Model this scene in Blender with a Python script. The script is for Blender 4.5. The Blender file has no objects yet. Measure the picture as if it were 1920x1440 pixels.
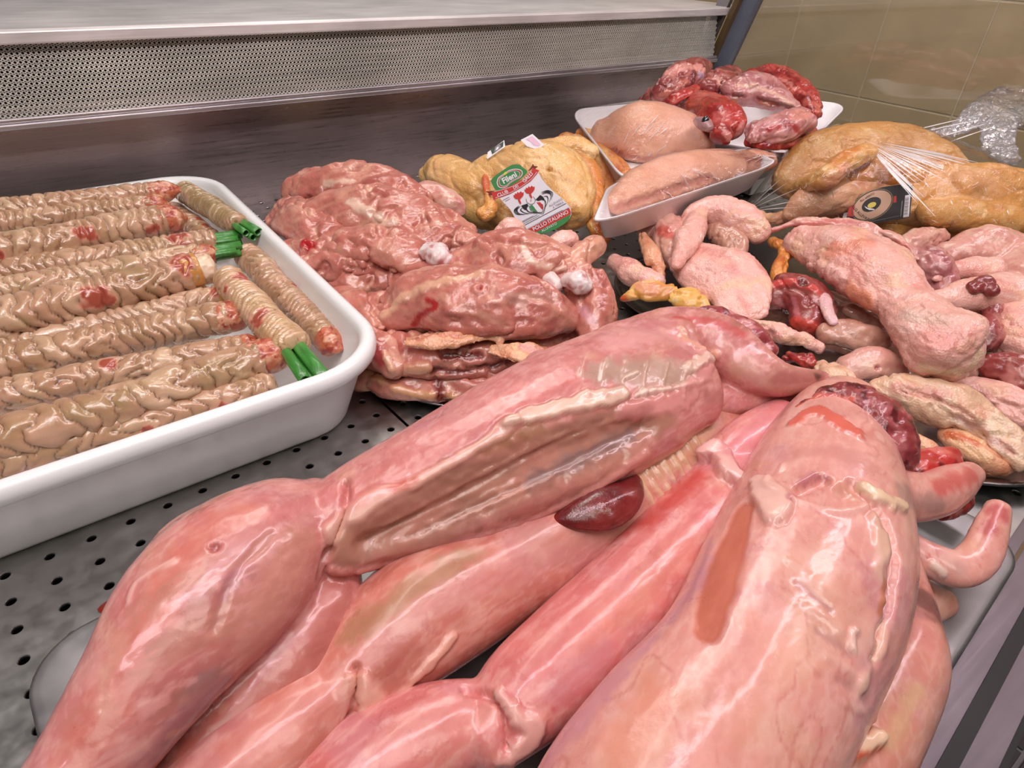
import bpy, bmesh, math, random
import numpy as np
from mathutils import Matrix, Vector
SC = bpy.context.scene
COL = SC.collection
# ------------------------------------------------------------------ camera
F = 1161.372
R = np.array([[0.81383328, 0.31672378, -0.48719753], [-0.58020408, 0.48938953, -0.65104617], [0.03222757, 0.81251704, 0.58204591]])
H = 0.34
CAM = np.array([0, 0, H])
cd = bpy.data.cameras.new('camera'); cam = bpy.data.objects.new('camera', cd); COL.objects.link(cam)
cd.sensor_width = 36; cd.lens = F / 1920 * 36; cd.clip_start = 0.01; cd.clip_end = 50
mw = Matrix.Identity(4)
for i in range(3):
    for j in range(3): mw[i][j] = R[i, j]
mw.translation = Vector(CAM); cam.matrix_world = mw; SC.camera = cam
# ------------------------------------------------------------------ light
vs = SC.view_settings
SC.display_settings.display_device = 'sRGB'
vs.view_transform = 'Standard'; vs.look = 'None'; vs.gamma = 1; vs.use_curve_mapping = False
vs.exposure = 0.08
w = bpy.data.worlds.new('world'); SC.world = w; w.use_nodes = True
w.node_tree.nodes['Background'].inputs[0].default_value = (0.82, 0.80, 0.76, 1)
w.node_tree.nodes['Background'].inputs[1].default_value = 0.11

def area(name, loc, target, sx, sy, power, color):
    l = bpy.data.lights.new(name, 'AREA'); l.shape = 'RECTANGLE'; l.size = sx; l.size_y = sy
    l.energy = power; l.color = color
    o = bpy.data.objects.new(name, l); COL.objects.link(o); o.location = loc
    d = Vector(target) - Vector(loc); o.rotation_euler = d.to_track_quat('-Z', 'Y').to_euler()
    return o
# pink food tube of the case, along its length above the front; a neutral tube further back; shop ceiling light behind the viewer
area('pink_tube', (0.45, 0.12, 0.95), (0.45, 0.50, 0.0), 2.2, 0.07, 9.0, (1.0, 0.84, 0.90))
area('white_tube', (0.30, 0.62, 1.10), (0.35, 0.55, 0.0), 1.6, 0.10, 3.6, (1.0, 0.96, 0.86))
area('shelf_fill', (0.9, 1.5, 2.1), (0.6, 0.95, 0.1), 1.4, 0.5, 11, (1.0, 0.97, 0.92))  # added fill with no known fixture, brightens the back shelf
area('tile_wall_fill', (0.2, -0.6, 1.9), (1.7, 0.6, 0.1), 1.0, 0.6, 10, (1.0, 0.94, 0.84))  # added fill aimed at the tiled end wall to lift it
area('shop_ceiling_light', (-0.9, -0.8, 2.0), (0.2, 0.5, 0.1), 1.0, 0.8, 7, (0.92, 1.0, 0.88))
# ------------------------------------------------------------------ projection helpers (pixels of the photograph -> points of the place)
def ray(u, v):
    return R @ np.array([u - 960, 720 - v, -F])
def at(u, v, z=0.0):
    r = ray(u, v); return CAM + r * ((z - H) / r[2])
def aty(u, v, y):
    r = ray(u, v); return CAM + r * (y / r[1])
def atx(u, v, x):
    r = ray(u, v); return CAM + r * (x / r[0])
def proj(P):
    q = (P - CAM) @ R
    return np.stack([960 - F * q[:, 0] / q[:, 2], 720 + F * q[:, 1] / q[:, 2], -q[:, 2]], 1)
def nrm(v):
    v = np.asarray(v, float); return v / (np.linalg.norm(v, axis=-1, keepdims=True) + 1e-12)
def lin(c):
    c = np.asarray(c, float) / 255
    return np.where(c <= .04045, c / 12.92, ((c + .055) / 1.055) ** 2.4)
# ------------------------------------------------------------------ noise
def noise(P, s=0):
    P = np.asarray(P, float); i = np.floor(P).astype(np.int64); f = P - i
    w_ = f * f * f * (f * (f * 6 - 15) + 10)
    out = np.zeros(len(P))
    for dx in (0, 1):
        for dy in (0, 1):
            for dz in (0, 1):
                h = ((i[:, 0] + dx) * 374761393 + (i[:, 1] + dy) * 668265263 + (i[:, 2] + dz) * 2147483647 + s * 1274126177) & 0xFFFFFFFF
                h = ((h ^ (h >> 13)) * 1274126177) & 0xFFFFFFFF; h = h ^ (h >> 16)
                g = (((h & 1023) / 511.5 - 1) * (f[:, 0] - dx) + (((h >> 10) & 1023) / 511.5 - 1) * (f[:, 1] - dy) + (((h >> 20) & 1023) / 511.5 - 1) * (f[:, 2] - dz))
                out += g * (w_[:, 0] if dx else 1 - w_[:, 0]) * (w_[:, 1] if dy else 1 - w_[:, 1]) * (w_[:, 2] if dz else 1 - w_[:, 2])
    return out * 1.6
def fbm(P, s=0, o=3):
    a = 0; k = 1.0; t = 0
    for i in range(o):
        a = a + k * noise(P * 2 ** i, s + i * 17); t += k; k *= .5
    return a / t
def sst(a, b, x):
    t = np.clip((x - a) / (b - a + 1e-12), 0, 1); return t * t * (3 - 2 * t)
# ------------------------------------------------------------------ objects
def mkmesh(name, V, Fc, smooth=True):
    me = bpy.data.meshes.new(name); me.from_pydata([tuple(map(float, v)) for v in V], [], [tuple(map(int, f)) for f in Fc])
    if smooth: me.polygons.foreach_set('use_smooth', [True] * len(me.polygons))
    me.update(); return me
def link(name, me, mat=None, parent=None):
    o = bpy.data.objects.new(name, me); COL.objects.link(o)
    if mat is not None and me is not None:
        me.materials.clear(); me.materials.append(mat)
    if parent is not None:
        o.parent = parent; o.matrix_parent_inverse = Matrix.Translation(parent.location).inverted()
    return o
def obj(name, V, Fc, mat, parent=None, smooth=False):
    return link(name, mkmesh(name, V, Fc, smooth), mat, parent)
def tag(o, label=None, cat=None, group=None, kind=None):
    if label: o['label'] = label
    if cat: o['category'] = cat
    if group: o['group'] = group
    if kind: o['kind'] = kind
    return o
def thing(name, loc, label, cat, group=None):
    o = bpy.data.objects.new(name, None); COL.objects.link(o); o.location = tuple(map(float, loc)); o.empty_display_size = .02
    return tag(o, label, cat, group)
def box(x0, x1, y0, y1, z0, z1):
    V = [(x, y, z) for z in (z0, z1) for x, y in ((x0, y0), (x1, y0), (x1, y1), (x0, y1))]
    return V, [(3, 2, 1, 0), (4, 5, 6, 7), (0, 1, 5, 4), (1, 2, 6, 5), (2, 3, 7, 6), (3, 0, 4, 7)]
def bevbox(name, b, mat, parent=None, bev=.002, seg=2):
    bm = bmesh.new(); V, Fc = box(*b); vs_ = [bm.verts.new(v) for v in V]
    for f in Fc: bm.faces.new([vs_[i] for i in f])
    if bev: bmesh.ops.bevel(bm, geom=bm.edges[:], offset=bev, segments=seg, profile=.5, affect='EDGES')
    me = bpy.data.meshes.new(name); bm.to_mesh(me); bm.free(); return link(name, me, mat, parent)
def sweep(path, sec, closed_path=False, cap=True):
    """sweep a closed 2-D section (given as a list of 3-D rings) : rings of equal length -> verts, faces"""
    n = len(sec); V = np.concatenate(path); m = len(path); Fc = []
    for i in range(m if closed_path else m - 1):
        a, b = i * n, ((i + 1) % m) * n
        for j in range(n):
            k = (j + 1) % n; Fc.append((a + j, a + k, b + k, b + j))
    if cap and not closed_path:
        Fc.append(tuple(range(n))[::-1]); Fc.append(tuple(range((m - 1) * n, m * n)))
    return V, Fc
# ------------------------------------------------------------------ materials
def nt(name):
    m = bpy.data.materials.new(name); m.use_nodes = True; t = m.node_tree; b = t.nodes['Principled BSDF']; return m, t, b
def N(t, typ, **k):
    n = t.nodes.new(typ)
    for a, v in k.items():
        if a in ('i',):
            for q, x in v.items(): n.inputs[q].default_value = x
        else: setattr(n, a, v)
    return n
def mul(t, a, b):
    m = N(t, 'ShaderNodeMix', data_type='RGBA', blend_type='MULTIPLY'); m.inputs[0].default_value = 1
    t.links.new(a, m.inputs[6]); t.links.new(b, m.inputs[7]); return m.outputs[2]
def ramp(t, fac, stops):
    r = N(t, 'ShaderNodeValToRGB'); e = r.color_ramp.elements
    while len(e) < len(stops): e.new(.5)
    for x, (p, c) in zip(e, stops):
        x.position = p; x.color = tuple(c) + (1,) if len(c) == 3 else c
    t.links.new(fac, r.inputs[0]); return r.outputs[0]
def plain(name, c, rough=.5, metal=0, noise_amt=.08, scale=30, bump=0, bscale=200, coat=0, spec=.5, stretch=None):
    m, t, b = nt(name); b.inputs['Roughness'].default_value = rough; b.inputs['Metallic'].default_value = metal
    b.inputs['Specular IOR Level'].default_value = spec
    tc = N(t, 'ShaderNodeTexCoord'); src = tc.outputs['Object']
    if stretch:
        mp = N(t, 'ShaderNodeMapping'); mp.inputs['Scale'].default_value = stretch; t.links.new(src, mp.inputs[0]); src = mp.outputs[0]
    nz = N(t, 'ShaderNodeTexNoise', i={'Scale': scale, 'Detail': 5.0}); t.links.new(src, nz.inputs['Vector'])
    l = lin(c)
    t.links.new(ramp(t, nz.outputs[0], [(.3, l * (1 - noise_amt)), (.7, np.minimum(l * (1 + noise_amt), 1))]), b.inputs['Base Color'])
    if bump:
        n2 = N(t, 'ShaderNodeTexNoise', i={'Scale': bscale, 'Detail': 3.0}); t.links.new(src, n2.inputs['Vector'])
        bp = N(t, 'ShaderNodeBump', i={'Strength': bump, 'Distance': .002}); t.links.new(n2.outputs[0], bp.inputs['Height']); t.links.new(bp.outputs[0], b.inputs['Normal'])
    if coat: b.inputs['Coat Weight'].default_value = coat; b.inputs['Coat Roughness'].default_value = .1
    return m
def steel(name, c, rough, stretch=(4, 120, 120), scratch=.5, metal=1):
    m, t, b = nt(name); b.inputs['Metallic'].default_value = metal
    tc = N(t, 'ShaderNodeTexCoord'); mp = N(t, 'ShaderNodeMapping'); mp.inputs['Scale'].default_value = stretch
    t.links.new(tc.outputs['Object'], mp.inputs[0])
    nz = N(t, 'ShaderNodeTexNoise', i={'Scale': 3.0, 'Detail': 6.0}); t.links.new(mp.outputs[0], nz.inputs['Vector'])
    n2 = N(t, 'ShaderNodeTexNoise', i={'Scale': 9.0, 'Detail': 4.0}); t.links.new(tc.outputs['Object'], n2.inputs['Vector'])
    l = lin(c)
    ca = ramp(t, n2.outputs[0], [(.3, l * .8), (.7, np.minimum(l * 1.1, 1))])
    cb = ramp(t, nz.outputs[0], [(.3, (.86,) * 3), (.7, (1,) * 3)])
    t.links.new(mul(t, ca, cb), b.inputs['Base Color'])
    mr = N(t, 'ShaderNodeMapRange', i={'From Min': .3, 'From Max': .7, 'To Min': rough * .8, 'To Max': rough * 1.25}); t.links.new(nz.outputs[0], mr.inputs[0]); t.links.new(mr.outputs[0], b.inputs['Roughness'])
    bp = N(t, 'ShaderNodeBump', i={'Strength': .12 * scratch, 'Distance': .001}); t.links.new(nz.outputs[0], bp.inputs['Height']); t.links.new(bp.outputs[0], b.inputs['Normal'])
    return m
def glassy(name, tint, rough, refl, haze=0.0, hazec=(1, 1, 1), bump=0, bscale=60, fk=1.0):
    """thin clear sheet: transparent, with a Fresnel gloss and a little milky haze"""
    m = bpy.data.materials.new(name); m.use_nodes = True; t = m.node_tree; t.nodes.clear()
    out = N(t, 'ShaderNodeOutputMaterial'); tr = N(t, 'ShaderNodeBsdfTransparent'); tr.inputs[0].default_value = tuple(tint) + (1,)
    gl = N(t, 'ShaderNodeBsdfGlossy'); gl.inputs['Roughness'].default_value = rough
    fr = N(t, 'ShaderNodeFresnel', i={'IOR': 1.45}); mt = N(t, 'ShaderNodeMath', operation='MULTIPLY_ADD', i={1: fk, 2: refl}); t.links.new(fr.outputs[0], mt.inputs[0])
    a = N(t, 'ShaderNodeMixShader'); t.links.new(mt.outputs[0], a.inputs[0]); t.links.new(tr.outputs[0], a.inputs[1]); t.links.new(gl.outputs[0], a.inputs[2])
    src = a.outputs[0]
    if haze:
        df = N(t, 'ShaderNodeBsdfDiffuse'); df.inputs[0].default_value = tuple(hazec) + (1,)
        b = N(t, 'ShaderNodeMixShader', i={0: haze}); t.links.new(src, b.inputs[1]); t.links.new(df.outputs[0], b.inputs[2]); src = b.outputs[0]
    if bump:
        tc = N(t, 'ShaderNodeTexCoord'); nz = N(t, 'ShaderNodeTexNoise', i={'Scale': bscale, 'Detail': 3.0, 'Distortion': 1.5}); t.links.new(tc.outputs['Object'], nz.inputs['Vector'])
        bp = N(t, 'ShaderNodeBump', i={'Strength': bump, 'Distance': .003}); t.links.new(nz.outputs[0], bp.inputs['Height'])
        t.links.new(bp.outputs[0], gl.inputs['Normal']); t.links.new(bp.outputs[0], fr.inputs['Normal'])
    t.links.new(src, out.inputs[0]); return m
def flesh(name, rough=.32, sss=.25, coat=.35, bscale=220, bump=.25, vary=.12, vscale=45, radius=.004, pores=0, pscale=420, crough=.10):
    """skin and meat: colour comes from the mesh attribute 'Col' (pigment of each spot), fine mottling and relief from noise"""
    m, t, b = nt(name)
    at_ = N(t, 'ShaderNodeAttribute', attribute_name='Col'); tc = N(t, 'ShaderNodeTexCoord')
    nz = N(t, 'ShaderNodeTexNoise', i={'Scale': vscale, 'Detail': 6.0, 'Roughness': .65}); t.links.new(tc.outputs['Object'], nz.inputs['Vector'])
    t.links.new(mul(t, at_.outputs[0], ramp(t, nz.outputs[0], [(.3, (1 - vary, 1 - 1.5 * vary, 1 - 1.5 * vary)), (.72, (1 + vary * .6,) * 3)])), b.inputs['Base Color'])
    n2 = N(t, 'ShaderNodeTexNoise', i={'Scale': bscale, 'Detail': 4.0}); t.links.new(tc.outputs['Object'], n2.inputs['Vector'])
    h = n2.outputs[0]
    if pores:
        vo = N(t, 'ShaderNodeTexVoronoi', i={'Scale': pscale}); t.links.new(tc.outputs['Object'], vo.inputs['Vector'])
        mm = N(t, 'ShaderNodeMath', operation='MULTIPLY_ADD', i={1: pores}); t.links.new(vo.outputs['Distance'], mm.inputs[0]); t.links.new(h, mm.inputs[2]); h = mm.outputs[0]
    bp = N(t, 'ShaderNodeBump', i={'Strength': bump, 'Distance': .0015}); t.links.new(h, bp.inputs['Height']); t.links.new(bp.outputs[0], b.inputs['Normal'])
    mr = N(t, 'ShaderNodeMapRange', i={'From Min': .3, 'From Max': .7, 'To Min': rough * .75, 'To Max': rough * 1.3}); t.links.new(nz.outputs[0], mr.inputs[0]); t.links.new(mr.outputs[0], b.inputs['Roughness'])
    b.inputs['Subsurface Weight'].default_value = sss; b.inputs['Subsurface Radius'].default_value = (1, .35, .25); b.inputs['Subsurface Scale'].default_value = radius
    b.inputs['Coat Weight'].default_value = coat; b.inputs['Coat Roughness'].default_value = crough; t.links.new(bp.outputs[0], b.inputs['Coat Normal'])
    return m
# ================================================================== SETTING
M_shelf = steel('shelf_steel', (236, 228, 228), .45, metal=.4)
M_perf = steel('grille_steel', (232, 226, 216), .42, metal=.5)
M_back = steel('back_steel', (178, 164, 164), .30, metal=.85)
M_deck = steel('deck_steel', (190, 188, 186), .38, (30, 30, 30))
M_rim = steel('rim_steel', (190, 184, 188), .32, metal=.85)
M_sill = steel('sill_steel', (132, 122, 128), .4, metal=.8)
M_dark = plain('dark_void', (16, 16, 17), .7)
M_gask = plain('black_rubber', (14, 14, 15), .45)
M_frame = plain('grey_blue_frame', (112, 116, 134), .4, .3)
M_bronze = plain('brown_seal', (96, 74, 48), .5)
M_tile = plain('tan_tile', (192, 165, 128), .35, 0, .10, 9)
M_grout = plain('pale_grout', (206, 190, 164), .8)
M_ftile = plain('dark_floor_tile', (84, 78, 84), .35)
M_fgrout = plain('grey_floor_grout', (150, 142, 148), .8)
M_glass = glassy('pane_glass', (.97, .98, .96), .03, .03, .015)

XE = 1.25; YB = .98
case = thing('display_counter', (0.4, 0.5, -.03), 'refrigerated steel butcher display counter with a perforated back grille', 'display counter')
# back panel: a bent sheet, and the ledge under the grille
bevbox('back_panel', (-.75, XE, YB, YB + .012, -.03, .16), M_back, case, 0)
bevbox('back_shelf', (-.75, XE + .05, .951, 1.75, .2335, .243), M_shelf, case, .0035, 3)
bevbox('shelf_lip', (-.75, XE + .05, .950, .960, .228, .2415), M_shelf, case, .002)
bevbox('grille_rail', (-.75, XE - .03, .944, .985, .1425, .149), M_rim, case, .0015)
bevbox('grille_rail', (-.75, XE - .03, .947, .985, .149, .1545), M_rim, case, .0015)
bevbox('grille_backing', (-.75, XE, 1.02, 1.03, .14, .235), M_dark, case, 0)
# perforated grille: staggered round holes cut through, real openings
def perforated(x0, x1, z0, z1, y, pitch, rad, tilt):
    V = []; Fc = []; rows = 18; ph = (z1 - z0) / rows; cols = int((x1 - x0) / pitch)
    n = 8
    for r in range(rows):
        off = .5 * pitch if r % 2 else 0
        zc = z0 + (r + .5) * ph
        for c in range(cols):
            xc = x0 + (c + .5) * pitch + off; b = len(V)
            for k in range(n):
                a = 2 * math.pi * (k + .5) / n; ca, sa = math.cos(a), math.sin(a); s = 1 / max(abs(ca), abs(sa))
                X_ = xc + ca * s * pitch / 2; Z_ = zc + sa * s * ph / 2
                for X2, Z2, dy in ((X_, Z_, 0), (xc + ca * rad, zc + sa * rad, 0), (xc + ca * rad, zc + sa * rad, .0012)):
                    V.append((X2, y + dy + tilt * (Z2 - z0), Z2))
            for k in range(n):
                a0, a1 = b + 3 * k, b + 3 * ((k + 1) % n)
                Fc.append((a0, a1, a1 + 1, a0 + 1)); Fc.append((a0 + 1, a1 + 1, a1 + 2, a0 + 2))
    return V, Fc
V, Fc = perforated(-.30, XE - .035, .1545, .2335, .953, .0052, .00148, .14)
obj('air_grille', V, Fc, M_perf, case)
# end of the case: slanted post, seal and clear pane
def slab(P, Q, w_, d_, name, mat, parent):   # bar from P to Q in a plane x = const
    P, Q = np.array(P, float), np.array(Q, float); t = nrm(Q - P); s = np.array([0, t[2], -t[1]]) * w_ / 2; e = np.array([d_ / 2, 0, 0])
    V = [p + a * s + b * e for p in (P, Q) for a, b in ((-1, -1), (1, -1), (1, 1), (-1, 1))]
    return obj(name, V, [(0, 1, 2, 3), (7, 6, 5, 4), (0, 4, 5, 1), (1, 5, 6, 2), (2, 6, 7, 3), (3, 7, 4, 0)], mat, parent)
slab((XE, .995, .0), (XE, .885, .34), .034, .02, 'end_post', M_frame, case)
slab((XE - .012, 1.016, .0), (XE - .012, .906, .34), .012, .02, 'post_seal', M_bronze, case)
slab((XE - .02, 1.035, .03), (XE - .02, .935, .34), .028, .01, 'post_cheek', M_rim, case)
V = [(XE, .98, -.03), (XE, .875, .36), (XE, .0, .36), (XE, -.02, -.03)]
V = V + [(x + .005, y, z) for x, y, z in V]
obj('end_pane', V, [(0, 1, 2, 3), (7, 6, 5, 4), (0, 4, 5, 1), (1, 5, 6, 2), (2, 6, 7, 3), (3, 7, 4, 0)], M_glass, case)
# front sill and gasket, then the outside of the counter
rot = math.radians(4.6)
def rotp(V, a=rot, o=(-.11, .361)):
    c, s = math.cos(a), math.sin(a)
    return [((x - o[0]) * c - (y - o[1]) * s + o[0], (x - o[0]) * s + (y - o[1]) * c + o[1], z) for x, y, z in V]
def slope_y(x, y0): return y0
def front(name, x0, x1, y0, y1, z0, z1, mat):
    V, Fc = box(x0, x1, y0, y1, z0, z1); c, s_ = math.cos(.0908), math.sin(.0908)
    return obj(name, [(x * c - y * s_ + .25, x * s_ + y * c - .0175, z) for x, y, z in V], Fc, mat, case)
front('front_sill', -1.0, 1.0, 0, .026, -.0045, -.0022, M_sill)
front('sill_gasket', -1.0, 1.0, -.008, 0, -.05, .001, M_gask)
front('front_reflection_strip', -1.0, 1.0, -.024, -.008, -.05, -.014, M_sill)  # added strip, its grey stands in for the front glass reflection
front('front_panel', -1.0, 1.0, -.027, -.024, -.75, -.013, M_gask)
front('sill_dirt_strip', -1.0, 1.0, .0150, .0175, -.0045, -.0008, M_bronze)  # brown strip built for the dirt line where tray meets sill
V, Fc = box(-.75, XE, -.02, YB + .012, -.20, -.19); obj('well_bottom', V, Fc, M_dark, case)

# deck plates: three lift-out sheets with punched holes on a 24.4 mm grid, the grid turned a little like the sheets
def plate(x0, x1, y0, y1, pitch, rad, z, hx=None):
    """sheet with round holes: square cells with a hole where asked, solid quads elsewhere"""
    V = []; Fc = []; nx = int(round((x1 - x0) / pitch)); ny = int(round((y1 - y0) / pitch)); n = 16
    for i in range(nx):
        for j in range(ny):
            xc, yc = x0 + (i + .5) * pitch, y0 + (j + .5) * pitch; b = len(V)
            for k in range(n):
                a = 2 * math.pi * (k + .5) / n + math.pi / n * 0; ca, sa = math.cos(a), math.sin(a); s = 1 / max(abs(ca), abs(sa))
                ex, ey = ca * s * pitch / 2, sa * s * pitch / 2
                for X_, Y_, dz in ((xc + ex, yc + ey, 0), (xc + ca * rad * 1.12, yc + sa * rad * 1.12, 0), (xc + ca * rad, yc + sa * rad, -.0006), (xc + ca * rad, yc + sa * rad, -.002)):
                    V.append((X_, Y_, z + dz))
            for c in range(4):   # square corners
                a = math.pi / 4 + c * math.pi / 2; V.append((xc + math.copysign(pitch / 2, math.cos(a)), yc + math.copysign(pitch / 2, math.sin(a)), z))
            for k in range(n):
                a0, a1 = b + 4 * k, b + 4 * ((k + 1) % n)
                for q in range(3): Fc.append((a0 + q, a0 + q + 1, a1 + q + 1, a1 + q)[::-1])
                if k % 4 == 1: Fc.append((a0, a1, b + 4 * n + k // 4)[::1])
    # rim turned down
    return V, Fc
p = .02442
o0 = (-.1084, .361)
def deck(i0, i1, j0, j1, label):
    x0, y0 = o0[0] + (i0 - .5) * p, o0[1] + (j0 - .5) * p
    V, Fc = plate(x0 + .0008, x0 + (i1 - i0) * p - .0008 + .0008, y0, y0 + (j1 - j0) * p, p, .0030, 0)
    V = rotp(V, math.radians(4.6), o0)
    o = obj('deck_plate', V, Fc, M_deck); tag(o, label, 'deck plate', 'perforated deck plates')
    return o
deck(-15, 12, -15, 28, 'perforated steel deck plate under the white tray and the left ends of the rabbits')
o = deck(12, 34, -15, 28, 'perforated steel deck plate under the two thigh piles'); o.location = (.0025, .0, 0)
o = deck(34, 55, -17, 27, 'perforated steel deck plate at the far end under the poultry and film packs'); o.location = (.005, .0, 0)

V = []; Fc = []; n = 14
c_ = at(206, 1138, 0)
for q, z_ in ((1, .0002), (.8, .0009), (.3, .0013)):
    for k in range(n): a = 2 * math.pi * k / n; V.append((c_[0] + .0062 * q * math.cos(a) * (1 + .15 * math.sin(3 * a)), c_[1] + .0055 * q * math.sin(a), z_))
Fc = [(i * n + j, i * n + (j + 1) % n, (i + 1) * n + (j + 1) % n, (i + 1) * n + j) for i in range(2) for j in range(n)] + [tuple(range(2 * n, 3 * n))]
tag(obj('blood_drop', V, Fc, plain('blood_stain', (120, 34, 26), .15, 0, .1), None, True), 'small reddish brown blood drop on the perforated deck beside the left rabbit thigh', 'stain')
# tiled wall beyond the end pane
XW = 1.70; ts = .225
wr = obj('wall_right', *box(XW + .0004, XW + .08, -.6, 1.9, -.9, 1.2), M_grout); tag(wr, kind='structure')
me_t = None
for j in range(-1, 6):
    for k in range(-2, 4):
        yc, zc = 1.0875 - .225 * j + .1125, .046 + ts * k + ts / 2
        if me_t is None:
            t0 = bevbox('tile', (-.006, .004, -ts / 2 + .0015, ts / 2 - .0015, -ts / 2 + .0015, ts / 2 - .0015), M_tile, wr, .0012, 1); me_t = t0.data; o = t0
        else:
            o = link('tile', me_t, None, wr)
        o.location = (XW + .0045, yc, zc); o.matrix_parent_inverse = Matrix.Identity(4)
# floor seen past the sill: small dark tiles
ZF = -.80
fl = obj('floor', *box(-2.0, 3.2, -2.2, 1.6, ZF - .05, ZF - .004), M_fgrout); tag(fl, kind='structure')
me_f = None
fs = .062
for i in range(16):
    for j in range(13):
        x, y = .60 + i * fs, -.66 + j * fs
        if me_f is None:
            o = bevbox('tile', (-fs / 2 + .004, fs / 2 - .004, -fs / 2 + .004, fs / 2 - .004, -.004, .002), M_ftile, fl, .0012, 1); me_f = o.data
        else: o = link('tile', me_f, None, fl)
        o.location = (x, y, ZF); o.matrix_parent_inverse = Matrix.Identity(4)
# ================================================================== MODELLING KIT FOR SOFT BODIES
ZV = np.array([0, 0, 1.0])
def catmull(A, m):
    A = np.asarray(A, float); n = len(A)
    if n == 2: t = np.linspace(0, 1, m)[:, None]; return A[0] * (1 - t) + A[1] * t
    E = np.vstack([2 * A[0] - A[1], A, 2 * A[-1] - A[-2]]); o = []
    for s in np.linspace(0, n - 1 - 1e-9, m):
        i = int(s); t = s - i; p0, p1, p2, p3 = E[i:i + 4]
        o.append(.5 * (2 * p1 + (p2 - p0) * t + (2 * p0 - 5 * p1 + 4 * p2 - p3) * t * t + (3 * p1 - p0 - 3 * p2 + p3) * t ** 3))
    return np.array(o)
def path3(pts):
    """[(u, v, height in mm, half width in px, flatness)] -> points, radii in metres, flatness"""
    P = np.array([at(q[0], q[1], q[2] / 1000) for q in pts]); dep = proj(P)[:, 2]
    r = np.array([q[3] for q in pts]) * dep / F
    fl = np.array([q[4] if len(q) > 4 else .8 for q in pts]); return P, r, fl
def frames(P, up):
    T = nrm(np.gradient(P, axis=0)); ref = nrm(nrm(CAM - P) * (1 - up) + ZV * up)
    S = nrm(np.cross(T, ref)); Nn = nrm(np.cross(S, T)); return T, S, Nn
def tube(pts, n=28, up=.5, cap=.7, world=False, k=10):
    if world: P = np.array([q[:3] for q in pts]); r = np.array([q[3] for q in pts]); fl = np.array([q[4] if len(q) > 4 else 1 for q in pts])
    else: P, r, fl = path3(pts)
    m = max(12, k * len(pts)); A = catmull(np.column_stack([P, r, fl]), m)
    P, r, fl = A[:, :3], np.maximum(A[:, 3], 1e-4), A[:, 4]
    T, S, Nn = frames(P, up)
    if cap:
        c = np.array([1, .985, .93, .82, .66, .45, .2]); dx = cap * np.sqrt(np.maximum(1 - c ** 2, 0))
        def ext(i, sg): return P[i] + sg * T[i] * (dx * r[i])[:, None], r[i] * c
        a, ra = ext(0, -1); b, rb = ext(-1, 1)
        P = np.vstack([a[:0:-1], P, b[1:]]); r = np.concatenate([ra[:0:-1], r, rb[1:]])
        rep = lambda X: np.concatenate([np.repeat(X[:1], 6, 0), X, np.repeat(X[-1:], 6, 0)])
        fl, S, Nn = rep(fl), rep(S), rep(Nn)
    a = np.linspace(0, 2 * np.pi, n, endpoint=False)
    V = P[:, None] + S[:, None] * (r[:, None] * np.cos(a))[..., None] + Nn[:, None] * ((r * fl)[:, None] * np.sin(a))[..., None]
    V = V.reshape(-1, 3); m = len(P); Fc = []
    for i in range(m - 1):
        for j in range(n):
            q = (j + 1) % n; Fc.append((i * n + j, i * n + q, (i + 1) * n + q, (i + 1) * n + j))
    Fc.append(tuple(range(n))[::-1]); Fc.append(tuple(range((m - 1) * n, m * n)))
    return V, Fc
def vnormals(V, Q):
    f = np.cross(V[Q[:, 2]] - V[Q[:, 0]], V[Q[:, 3]] - V[Q[:, 1]]); nn = np.zeros_like(V)
    for c in range(3):
        w_ = f[:, c]; nn[:, c] = sum(np.bincount(Q[:, k], w_, len(V)) for k in range(4))
    return nrm(nn)
TINT = dict(rabbit_flesh=(.94, .875, .87), raw_meat=(.95, .915, .89), poultry_skin=(1, .965, .97))
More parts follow.
